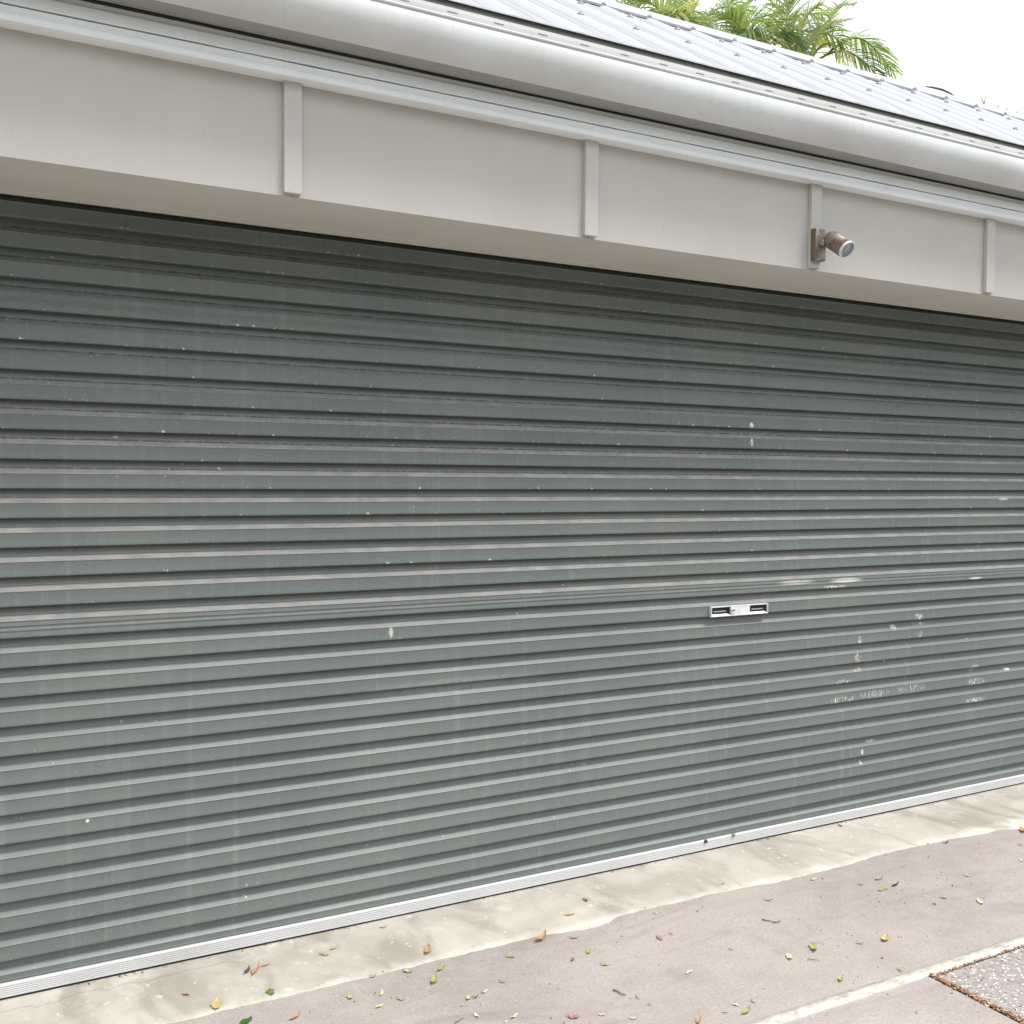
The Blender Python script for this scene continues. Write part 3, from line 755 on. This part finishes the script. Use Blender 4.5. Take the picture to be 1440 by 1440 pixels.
# ================================================================ PALM CLUMP
random.seed(5)
PB = Vector((9.0, 6.9, 0.0))
palm = empty("palm_tree", PB, "tall golden cane palm clump with feathery arching fronds behind the garage roof", "palm tree")
def frond(crown, tip, lift, mat_i, leaf_len, nleaf=34, droop=0.5, curl=0.0):
    """one feather frond: rachis from crown to tip (bezier lifted in the middle) with leaflets both sides"""
    bm = bmesh.new()
    c0 = Vector(crown); c3 = Vector(tip); mid = (c0 + c3) / 2 + Vector((0, 0, lift))
    c1 = c0.lerp(mid, 0.85) + Vector((0, 0, lift * 0.25)); c2 = c3.lerp(mid, 0.8)
    def bz(t): return c0 * (1 - t) ** 3 + c1 * 3 * t * (1 - t) ** 2 + c2 * 3 * t * t * (1 - t) + c3 * t ** 3
    pts = [bz(i / 12) for i in range(13)]
    tube(bm, pts, [0.016 * (1 - i / 12) + 0.003 for i in range(13)], n=5, mat=1)
    for i in range(nleaf):
        t = 0.16 + 0.84 * i / (nleaf - 1)
        p = bz(t); d = (bz(min(t + 0.01, 1)) - bz(t - 0.01)).normalized()
        side = d.cross(Vector((0, 0, 1)))
        if side.length < 0.1: side = Vector((1, 0, 0))
        side.normalize(); upv = side.cross(d)
        env = math.sin(math.pi * (0.16 + 0.78 * t)) ** 0.6
        for s in (-1, 1):
            L = leaf_len * env * random.uniform(0.85, 1.12)
            ang = rad(62 - 34 * t) * random.uniform(0.88, 1.1)
            v = (side * s * math.sin(ang) + d * math.cos(ang) + upv * random.uniform(0.15, 0.5)).normalized()
            w_ = random.uniform(0.008, 0.014)
            wd = v.cross(upv).normalized() * w_
            q0 = p.copy(); segs = 5; prev = None
            dr = droop * random.uniform(0.5, 1.4)
            for k_ in range(segs + 1):
                u = k_ / segs
                q = p + v * (L * u) + Vector((0, 0, -1)) * (dr * L * u * u * 0.9) + d * (curl * L * u * u)
                ww = wd * (1 - u ** 2.2) * (0.6 + 0.9 * min(u * 4, 1) * 0.6) + wd * 0.05
                fold = upv * (w_ * 0.35 * (1 - u))
                row = [bm.verts.new(q - ww + fold), bm.verts.new(q), bm.verts.new(q + ww + fold)]
                if prev:
                    bm.faces.new((prev[0], prev[1], row[1], row[0])); bm.faces.new((prev[1], prev[2], row[2], row[1]))
                prev = row
    for v in bm.verts: v.co -= PB
    return obj("frond", bm, [M_frond[mat_i], M_stalk], palm, recalc=False)
# crowns (world positions) with their fronds; the trunks run down to the clump base
CROWNS = [(7.27, 6.41, 6.46), (8.45, 6.81, 6.7), (8.88, 6.51, 6.55), (7.17, 6.91, 6.53), (7.74, 6.61, 6.62), (8.97, 7.01, 6.78), (9.27, 6.61, 6.61), (10.04, 6.91, 7.09)]
FRONDS = [
 ((9.81, 6.61, 6.97), (11.06, 6.41, 6.81), 0.46, 0, 0.42, 34),
 ((9.27, 6.61, 6.61), (10.96, 7.01, 7.96), 0.35, 1, 0.5, 36),
 ((8.97, 7.01, 6.78), (10.31, 6.81, 7.81), 0.45, 0, 0.55, 36),
 ((8.97, 7.01, 6.78), (9.91, 6.61, 8.1), 0.3, 0, 0.55, 34),
 ((9.27, 6.61, 6.61), (9.82, 6.91, 8.48), 0.1, 0, 0.5, 34),
 ((9.27, 6.61, 6.61), (9.76, 6.21, 6.71), 0.35, 1, 0.4, 30),
 ((9.27, 6.61, 6.61), (8.16, 6.21, 6.77), 0.55, 2, 0.45, 30),
 ((10.04, 6.91, 7.09), (10.86, 7.21, 7.89), 0.35, 2, 0.4, 30),
 ((10.04, 6.91, 7.09), (9.36, 7.21, 8.13), 0.25, 0, 0.5, 30),
 ((7.74, 6.61, 6.62), (8.72, 6.61, 7.39), 0.45, 0, 0.5, 34),
 ((7.74, 6.61, 6.62), (8.17, 6.21, 6.44), 0.55, 0, 0.5, 34),
 ((7.74, 6.61, 6.62), (8.04, 6.61, 7.91), 0.15, 1, 0.5, 34),
 ((7.74, 6.61, 6.62), (7.0, 6.61, 7.17), 0.35, 0, 0.5, 34),
 ((7.74, 6.61, 6.62), (6.87, 6.21, 6.51), 0.5, 2, 0.45, 34),
 ((7.17, 6.91, 6.53), (6.6, 6.91, 7.12), 0.35, 0, 0.45, 30),
 ((7.17, 6.91, 6.53), (6.56, 6.61, 6.59), 0.45, 2, 0.4, 30),
 ((7.17, 6.91, 6.53), (7.45, 7.11, 7.9), 0.1, 0, 0.45, 30),
 ((7.17, 6.91, 6.53), (8.34, 7.41, 7.7), 0.35, 2, 0.45, 30),
 ((8.97, 7.01, 6.78), (8.35, 7.41, 7.52), 0.4, 2, 0.5, 34),
 ((8.97, 7.01, 6.78), (8.92, 7.41, 8.48), 0.15, 2, 0.5, 34),
 ((8.97, 7.01, 6.78), (10.02, 7.51, 7.83), 0.3, 2, 0.5, 34),
 ((9.27, 6.61, 6.61), (10.58, 7.41, 8.01), 0.3, 2, 0.5, 34),
 ((7.17, 6.91, 6.53), (6.49, 7.21, 7.5), 0.25, 2, 0.42, 30),
 ((9.26, 6.41, 6.63), (10.06, 6.31, 7.2), 0.45, 0, 0.5, 36),
 ((10.04, 6.91, 7.09), (11.15, 7.11, 8.26), 0.4, 0, 0.5, 34),
 ((9.26, 6.41, 6.63), (9.52, 6.21, 7.49), 0.35, 1, 0.5, 34),
 ((8.45, 6.81, 6.7), (9.13, 6.41, 7.09), 0.6, 0, 0.55, 36),
 ((8.45, 6.81, 6.7), (9.19, 6.81, 7.83), 0.35, 0, 0.5, 34),
 ((8.88, 6.51, 6.55), (9.3, 6.21, 6.92), 0.55, 2, 0.5, 34),
 ((8.88, 6.51, 6.55), (8.11, 6.41, 7.17), 0.35, 0, 0.5, 34),
 ((7.74, 6.61, 6.62), (7.43, 6.71, 7.64), 0.2, 0, 0.5, 34),
 ((7.27, 6.41, 6.46), (7.74, 6.21, 6.6), 0.6, 0, 0.5, 34),
 ((10.02, 6.51, 7.13), (10.99, 6.31, 7.03), 0.42, 0, 0.42, 36),
 ((10.04, 6.91, 7.09), (10.03, 6.21, 6.89), 0.4, 1, 0.4, 30),
 ((8.97, 7.01, 6.78), (8.57, 6.11, 6.53), 0.7, 1, 0.42, 30),
 ((7.74, 6.61, 6.62), (7.07, 6.01, 6.36), 0.75, 1, 0.42, 30),
]
for a, b, l, m, ll, n in FRONDS:
    frond(a, b, l, m, ll, n, droop=random.uniform(0.35, 0.8), curl=random.uniform(-0.1, 0.15))
for i, c_ in enumerate(CROWNS):
    bm = bmesh.new()
    c_ = Vector(c_) - PB
    b_ = Vector((random.uniform(-0.5, 0.5), random.uniform(-0.4, 0.4), -0.01))
    n_ = 14; pts = []
    for k_ in range(n_ + 1):
        u = k_ / n_; p = b_.lerp(c_, u); p.x += (c_.x - b_.x) * 0.18 * (u * u - u); pts.append(p)
    tube(bm, pts, [0.065 - 0.03 * (k_ / n_) + (0.004 if k_ % 2 else 0) for k_ in range(n_ + 1)], n=9)
    obj("trunk", bm, M_trunk, palm)


LEAVES = [
 (0.605, -0.232, 0.029, -0.59, 'rust', 0.1, 'thin rust red leaf sliver on the pale apron, leftmost of all the leaves'),
 (0.676, -0.333, 0.079, 1.27, 'yellow', 0.3, 'pale yellow cupped leaf standing beside the apron edge at lower left'),
 (0.838, -0.335, 0.055, -1.58, 'green', 0.15, 'small mid green pointed leaf on the apron edge, the greenest on the pale strip'),
 (0.728, -0.462, 0.063, 0.54, 'dark_green', 0.2, 'glossy dark green leaf cut by the bottom edge of the picture'),
 (0.832, -0.178, 0.082, 1.04, 'orange', 0.6, 'curled orange tan leaf on the apron, largest of the dry pair at lower left'),
 (0.806, -0.165, 0.054, 0.99, 'dark_brown', 0.4, 'dark brown shrivelled leaf touching the curled orange tan leaf on the apron'),
 (0.87, -0.156, 0.041, 0.26, 'tan', 0.5, 'slim tan stalk like leaf above the curled orange tan leaf'),
 (1.061, -0.175, 0.046, -0.76, 'orange', 0.3, 'flat orange leaf on the apron below a small mottled one'),
 (1.102, -0.147, 0.034, 0.25, 'olive_tan', 0.3, 'small mottled tan leaf just above a flat orange leaf on the apron'),
 (1.152, -0.383, 0.029, -0.12, 'orange', 0.5, 'crumpled orange leaf straddling the edge between apron and driveway'),
 (1.042, -0.471, 0.04, -1.65, 'pale_green', 0.1, 'round pale green leaf lying alone on the lower left driveway'),
 (1.135, -0.496, 0.037, 1.02, 'cream', 0.4, 'tiny upright cream leaf above a cream twig like leaf'),
 (1.103, -0.565, 0.035, 0.23, 'cream', 0.5, 'thin cream leaf with a grey stem below a tiny cream leaf'),
 (0.862, -0.506, 0.054, 0.58, 'orange', 0.7, 'wrinkled pinkish orange leaf near the bottom edge left of centre'),
 (1.309, -0.072, 0.03, -0.16, 'pale_green', 0.2, 'faded green leaf high on the apron close to the door rail'),
 (0.904, -0.009, 0.019, -0.08, 'rust', 0.6, 'red brown scrap caught under the door rail, leftmost of three scraps'),
 (1.013, -0.002, 0.024, 0.29, 'rust', 0.6, 'red brown scrap caught under the door rail, middle of three scraps'),
 (1.203, -0.004, 0.037, 0.42, 'orange', 0.6, 'orange brown scrap caught under the door rail, rightmost of three scraps'),
 (1.371, -0.305, 0.076, 1.07, 'tan', 0.4, 'upright tan teardrop leaf on the apron above the green trio'),
 (1.263, -0.403, 0.04, -0.66, 'pale_green', 0.4, 'pale green frayed leaf on the apron edge, left of the green trio'),
 (1.362, -0.435, 0.048, 0.61, 'lime', 0.2, 'oval light green leaf pointing up right beside the apron edge'),
 (1.311, -0.498, 0.066, 1.02, 'lime', 0.5, 'torn light green leaf with brown spots below the oval light green one'),
 (1.174, -0.555, 0.031, -0.87, 'orange', 0.2, 'small orange leaf on the lower left driveway beside a wrinkled one'),
 (1.357, -0.642, 0.034, 1.02, 'yellow', 0.2, 'tiny pale yellow round leaf next to a dark brown crumb'),
 (1.38, -0.649, 0.025, -0.15, 'dark_brown', 0.8, 'dark brown crumpled leaf right of a tiny pale yellow one'),
 (1.42, -0.633, 0.03, 0.27, 'white', 0.3, 'little bleached white leaf above a dark brown crumpled one'),
 (1.602, -0.467, 0.04, -0.59, 'lime', 0.15, 'bright lime leaf lying flat below the apron edge'),
 (1.756, -0.399, 0.083, 0.59, 'orange', 0.7, 'curled orange leaf with long stem on the apron boundary'),
 (1.496, -0.605, 0.031, -0.89, 'brown', 0.3, 'muted pinkish brown leaf in the lower centre driveway'),
 (1.944, -0.285, 0.047, -0.17, 'gold', 0.3, 'golden tan leaf with dark stem on the middle of the apron'),
 (2.06, -0.205, 0.041, -1.59, 'rust', 0.6, 'rust brown leaf with thin stem, nearest the door on the apron centre'),
 (1.862, -0.446, 0.039, -0.48, 'tan', 0.7, 'faint brown curled leaf at the notch in the apron edge'),
 (1.85, -0.55, 0.052, 0.92, 'olive_tan', 0.3, 'narrow olive leaf standing upright below the apron notch'),
 (1.847, -0.657, 0.039, -0.67, 'olive_tan', 0.3, 'faded olive leaf with long trailing stem in the middle driveway'),
 (1.584, -0.885, 0.044, -0.65, 'pinkbrown', 0.25, 'broad pinkish brown leaf near the bottom edge, largest in the centre'),
 (1.664, -0.915, 0.027, -0.58, 'cream', 0.5, 'curly cream leaf right of the broad pinkish brown leaf'),
 (1.432, -0.802, 0.039, 0.38, 'cream', 0.3, 'forked cream leaf near the bottom edge, left of the broad pinkish brown leaf'),
 (1.334, -0.746, 0.034, -1.51, 'cream', 0.2, 'straight cream leaf slanting down right near the bottom edge'),
 (1.771, -0.578, 0.032, 0.76, 'rust', 0.3, 'tiny red brown leaf in open driveway below the apron notch'),
 (2.121, -0.584, 0.053, -1.69, 'orange', 0.3, 'orange leaf slanting down right on open driveway, right of the apron notch'),
 (2.232, -0.415, 0.021, -0.82, 'white', 0.2, 'tiny white leaf beside the apron edge, centre right'),
 (2.177, -0.577, 0.025, -1.24, 'brown', 0.2, 'small dull brown leaf right of a slanting orange leaf'),
 (2.677, -0.517, 0.04, -1.02, 'orange', 0.4, 'orange leaf with white tip just above the crossed dark twigs'),
 (2.978, -0.447, 0.038, 0.03, 'white', 0.7, 'tiny white and black curled leaf beside the apron edge, right side'),
 (2.532, -0.889, 0.075, -2.08, 'lime', 0.45, 'vivid yellow green curved leaf with long stem, brightest on the driveway'),
 (2.417, -0.898, 0.058, -2.09, 'cream', 0.3, 'cream and olive slender leaf left of the vivid yellow green one'),
 (2.284, -0.766, 0.023, -0.88, 'orange', 0.6, 'small orange and white crumpled leaf, mid driveway'),
 (2.058, -0.826, 0.044, 0.29, 'cream', 0.2, 'narrow straw coloured leaf pointing up right, lower centre driveway'),
 (2.054, -1.055, 0.036, -1.02, 'cream', 0.35, 'wavy cream leaf left of the mortar line near a lime leaf'),
 (2.115, -1.063, 0.028, -1.54, 'olive_tan', 0.3, 'small olive leaf above the cupped yellow green leaf'),
 (2.054, -1.098, 0.054, 0.35, 'lime', 0.6, 'cupped yellow green leaf near the lower end of the mortar line'),
 (2.456, -1.087, 0.049, 0.65, 'olive_tan', 0.4, 'small yellow green leaf standing just above the mortar line'),
 (1.825, -0.932, 0.018, -0.49, 'pink', 0.3, 'small pink petal near the bottom edge'),
 (1.734, -0.975, 0.027, -0.65, 'cream', 0.7, 'crumpled cream leaf at the bottom edge, right of the curly one'),
 (1.897, -1.073, 0.047, 0.71, 'orange', 0.5, 'orange cream leaf folded upright at the bottom edge'),
 (2.621, -0.323, 0.018, -0.48, 'dark_brown', 0.4, 'tiny dark brown speck of leaf on the apron, right of centre'),
 (2.651, -0.0, 0.041, -0.25, 'orange', 0.6, 'orange scrap tucked under the door rail below the dark bolt'),
 (3.544, -0.046, 0.04, -1.58, 'dark_brown', 0.4, 'dark brown leaf on the apron close to the door rail, right side'),
 (3.222, -0.636, 0.057, 0.19, 'maroon', 0.7, 'dark maroon curled leaf, darkest on the right driveway'),
 (3.218, -0.561, 0.058, 0.2, 'tan', 0.6, 'tan curled leaf upper left of the maroon leaf'),
 (3.106, -0.57, 0.026, -0.71, 'rust', 0.2, 'thin red leaf left of the tan and maroon leaves'),
 (3.141, -0.641, 0.056, 0.27, 'olive_tan', 0.2, 'faint olive leaf just below left of the maroon leaf'),
 (3.558, -0.705, 0.034, -0.73, 'white', 0.5, 'bleached white leaf with dark stem on the right driveway'),
 (3.29, -0.807, 0.035, -0.48, 'pale_green', 0.2, 'pale yellow green leaf flat on the right driveway'),
 (3.377, -0.898, 0.068, -2.15, 'cream', 0.3, 'slim cream leaf slanting down right at the far right'),
 (3.206, -0.831, 0.023, -1.77, 'black', 0.5, 'tiny black curled leaf below a pale yellow green one'),
 (4.237, -0.467, 0.085, -2.36, 'gold', 0.6, 'red edged golden leaf cut by the right edge beside the apron'),
 (4.066, -0.582, 0.026, -1.35, 'dark_brown', 0.3, 'short dark leaf at the right edge below the golden one'),
 (3.901, -0.702, 0.028, -1.57, 'cream', 0.3, 'cream leaf at the right edge, lowest of the three there'),
 (3.799, -0.41, 0.037, 0.03, 'dark_brown', 0.6, 'small dark curled leaf on the apron edge, far right'),
 (2.705, -0.936, 0.035, -1.12, 'orange', 0.5, 'peach coloured leaf with long brown stem, right driveway'),
 (2.809, -0.951, 0.064, 0.59, 'yellow', 0.4, 'small yellow leaf standing upright right of the peach coloured leaf'),
 (2.676, -1.135, 0.041, -1.88, 'lime', 0.3, 'bright green yellow leaf touching the mortar line'),
]
TWIGS = [
 (2.548, -0.651, 0.037, -0.82, 'dark twig pair on the driveway, its left straight piece'),
 (2.571, -0.676, 0.033, -0.13, 'dark twig pair on the driveway, its right crooked piece'),
 (1.783, -0.831, 0.048, -1.36, 'red brown twig lying alone in the lower centre driveway'),
 (1.276, -0.749, 0.038, 0.32, 'dark curved twig at the bottom edge below the cream leaves'),
 (2.473, -0.951, 0.038, -0.8, 'thin brown twig just below the vivid yellow green leaf'),
 (2.577, -0.866, 0.034, -0.48, 'hair thin straight twig above the vivid yellow green leaf'),
 (1.814, -0.883, 0.027, -1.77, 'tiny dark squiggle of twig near the pink petal'),
 (1.993, -1.077, 0.018, -0.48, 'tiny broken dark twig left of the cupped yellow green leaf'),
]

# ================================================================ LITTER
random.seed(11)
def leaf(x, y, L, ang, kind, curl, label):
    bm = bmesh.new(); n = 10; L *= 0.80; curl *= 0.6
    rnd = random.Random(int(x * 1000) + int(y * 7777))
    wmax = L * {'green': .25, 'dark_green': .24, 'pinkbrown': .27, 'yellow': .23, 'lime': .18, 'pale_green': .24}.get(kind, rnd.uniform(.13, .19))
    bend = rnd.uniform(-.25, .25) * L; rows = []
    stem = rnd.uniform(0.15, 0.3)
    for i in range(n + 1):
        u = i / n
        wd = wmax * (math.sin(math.pi * u ** 0.85) ** 0.8) * (1 + 0.12 * math.sin(u * 17 + x * 9)) + 0.0002
        cx = (u - 0.5) * L; cy = bend * (u * u - u)
        zc = 0.0045 + curl * L * 0.55 * (2 * u - 1) ** 2 * (0.4 + 0.6 * u) + 0.0015 * math.sin(u * 9 + x * 5)
        cup = wmax * curl * 1.1
        rows.append([bm.verts.new((cx, cy - wd, zc + cup * rnd.uniform(.6, 1.2))), bm.verts.new((cx, cy - wd * .5, zc + cup * .3)),
                     bm.verts.new((cx, cy, zc)), bm.verts.new((cx, cy + wd * .5, zc + cup * .3)), bm.verts.new((cx, cy + wd, zc + cup * rnd.uniform(.4, 1.1)))])
    for a, b in zip(rows[:-1], rows[1:]):
        for i in range(4): bm.faces.new((a[i], b[i], b[i + 1], a[i + 1]))
    e = rows[0][2].co.copy()
    tube(bm, [e + Vector((0.004, 0, 0.0006)), e + Vector((-stem * L * .5, 0.04 * L, 0.001)), e + Vector((-stem * L, 0.10 * L, -0.001))], [0.0006, 0.0005, 0.0004], n=4, mat=1)
    z0 = min(v.co.z for v in bm.verts)
    for v in bm.verts: v.co.z += 0.0012 - z0
    o = obj("fallen_leaf", bm, [LM[kind], M_twig if kind not in ('lime', 'green', 'cream') else LM[kind]], smooth=True, recalc=False)
    o.location = (x, y, 0.003 if y > -0.40 else 0.0)
    if abs(y - (MY0 + MY1) / 2) < 0.04: o.location.z = 0.008
    o.rotation_euler = (0, 0, ang)
    tag(o, label, "leaf", "fallen leaves on the concrete")
for a in LEAVES: leaf(*a)
def twig(x, y, L, ang, label):
    bm = bmesh.new(); rnd = random.Random(int(x * 999))
    pts = [(L * (i / 6 - .5), rnd.uniform(-.07, .07) * L, 0.0028 + rnd.uniform(0, .0015)) for i in range(7)]
    r = 0.0024 if 'dark twig pair' in label or 'red brown' in label else (0.0007 if 'hair' in label else 0.0013)
    tube(bm, pts, [r * (1 - .08 * i) for i in range(7)], n=6)
    if L > .05: tube(bm, [pts[3], Vector(pts[3]) + Vector((L * .16, L * .09, .001))], [r * .7, r * .4], n=5)
    o = obj("twig", bm, M_twig); o.location = (x, y, 0.0); o.rotation_euler = (0, 0, ang)
    tag(o, label, "twig", "small twigs on the driveway")
for a in TWIGS: twig(*a)

# crumbs: seeds, grit and leaf crumbs nobody could count
def flakes(name, label, cat, n, place, sizes, mats, seed, flat=0.5):
    rnd = random.Random(seed); bm = bmesh.new()
    for i in range(n):
        x, y, z = place(rnd); s = rnd.uniform(*sizes) * (1.6 if rnd.random() < .12 else 1)
        k = rnd.randint(4, 6); a0 = rnd.random() * 6.28; el = rnd.uniform(.35, .9)
        m = rnd.randrange(len(mats)); a1 = rnd.random() * 6.28; tilt = rnd.uniform(-.5, .5)
        def P_(r_, t, h):
            px, py = r_ * math.cos(t), r_ * el * math.sin(t)
            return (x + px * math.cos(a1) - py * math.sin(a1), y + px * math.sin(a1) + py * math.cos(a1), z + h + tilt * px)
        lo = [bm.verts.new(P_(s * rnd.uniform(.7, 1.1), a0 + j * 6.283 / k, s * .30)) for j in range(k)]
        top = bm.verts.new(P_(s * .1, 0, s * (.3 + flat)))
        bot = bm.verts.new(P_(0, 0, 0))
        for j in range(k):
            bm.faces.new((lo[j], lo[(j + 1) % k], top)).material_index = m
            bm.faces.new((lo[(j + 1) % k], lo[j], bot)).material_index = m
    return tag(obj(name, bm, mats), label, cat, kind='stuff')
def pl_drive(r):
    while True:
        x = r.uniform(0.4, 5.2); y = r.uniform(-1.6, -0.32)
        if mnoise.noise(Vector((x * 1.3, y * 2, 4))) > r.uniform(-.5, .5): return x, y, (0.002 if y > -.37 else 0.0)
flakes("grit", "dark and pale grit and seed crumbs scattered over the driveway", "grit", 620, pl_drive, (.0016, .0042), [LM['dark_brown'], LM['black'], LM['brown'], LM['white'], LM['tan'], LM['dark_brown']], 3)
# russet leaf litter packed into the joint beside the pebble paving
flakes("leaf_litter", "russet leaf litter packed in the joint beside the pebble paving", "leaf litter", 2600,
       lambda r: (JX + r.gauss(.002, .0058), r.uniform(-3.0, MY1 - .004), r.uniform(-.002, .003)), (.0025, .0065),
       [LM['rust'], LM['brown'], LM['orange'], LM['dark_brown'], LM['tan'], LM['cream'], LM['rust'], LM['brown']], 4, .35)
flakes("leaf_litter", "rust red leaf litter along the mortar line beside the pebble paving", "leaf litter", 900,
       lambda r: (r.uniform(JX + .02, 4.6), MY1 - .0115 + r.gauss(0, .0045) - .004 * 0, r.uniform(-.001, .002)), (.002, .0050),
       [LM['rust'], LM['rust'], LM['brown'], LM['dark_brown'], LM['orange']], 5, .35)
def pl_seal(r):
    while True:
        x = r.uniform(-.3, 5.6)
        if mnoise.noise(Vector((x * 3.1, 9, 4))) + .25 > r.random() * .8: return x, -.016 + r.gauss(0, .005), .0032
flakes("door_debris", "brown dirt and leaf scraps caught along the foot of the roller door", "debris", 420, pl_seal, (.0012, .0040), [LM['dark_brown'], LM['rust'], LM['brown'], LM['black'], LM['tan']], 6, .4)

# dry leaf and sprigs lodged on the ridge
bm = bmesh.new(); z_r = RZR + 0.026
tube(bm, [(-.16, 0, .004), (-.10, 0, .010), (-.02, .004, .014), (.05, .006, -.002 + .01), (.10, .006, -.010 + .006), (.13, .008, .001)], [.003, .006, .007, .005, .003, .0015], n=6)
o_ = obj("dry_frond_strip", bm, LM['dark_brown']); o_.location = (4.93, RYR - .01, z_r); tag(o_, "dry curved palm leaf strip lying on the roof ridge right of the palm", "leaf")
rnd = random.Random(8)
labs = ["forked dry sprig on the ridge, left of the little row", "second dry sprig on the ridge, a short slanting stick", "third dry sprig on the ridge, smallest slanting stick", "fourth dry sprig on the ridge, pale and rightmost"]
for (x, hgt), lab in zip(((5.27, .075), (5.39, .045), (5.47, .035), (5.56, .030)), labs):
    bm = bmesh.new()
    tube(bm, [(0, 0, 0), (.012, 0, hgt * .5), (.030, 0, hgt)], [.004, .003, .0015], n=5)
    if hgt > .06: tube(bm, [(0, 0, 0), (-.02, 0, hgt * .4), (-.024, 0, hgt * .55)], [.004, .003, .0015], n=5)
    o_ = obj("dry_sprig", bm, LM['tan']); o_.location = (x, RYR - .005, z_r - .004); tag(o_, lab, "sprig", "dry sprigs on the roof ridge")
bpy.context.view_layer.update()
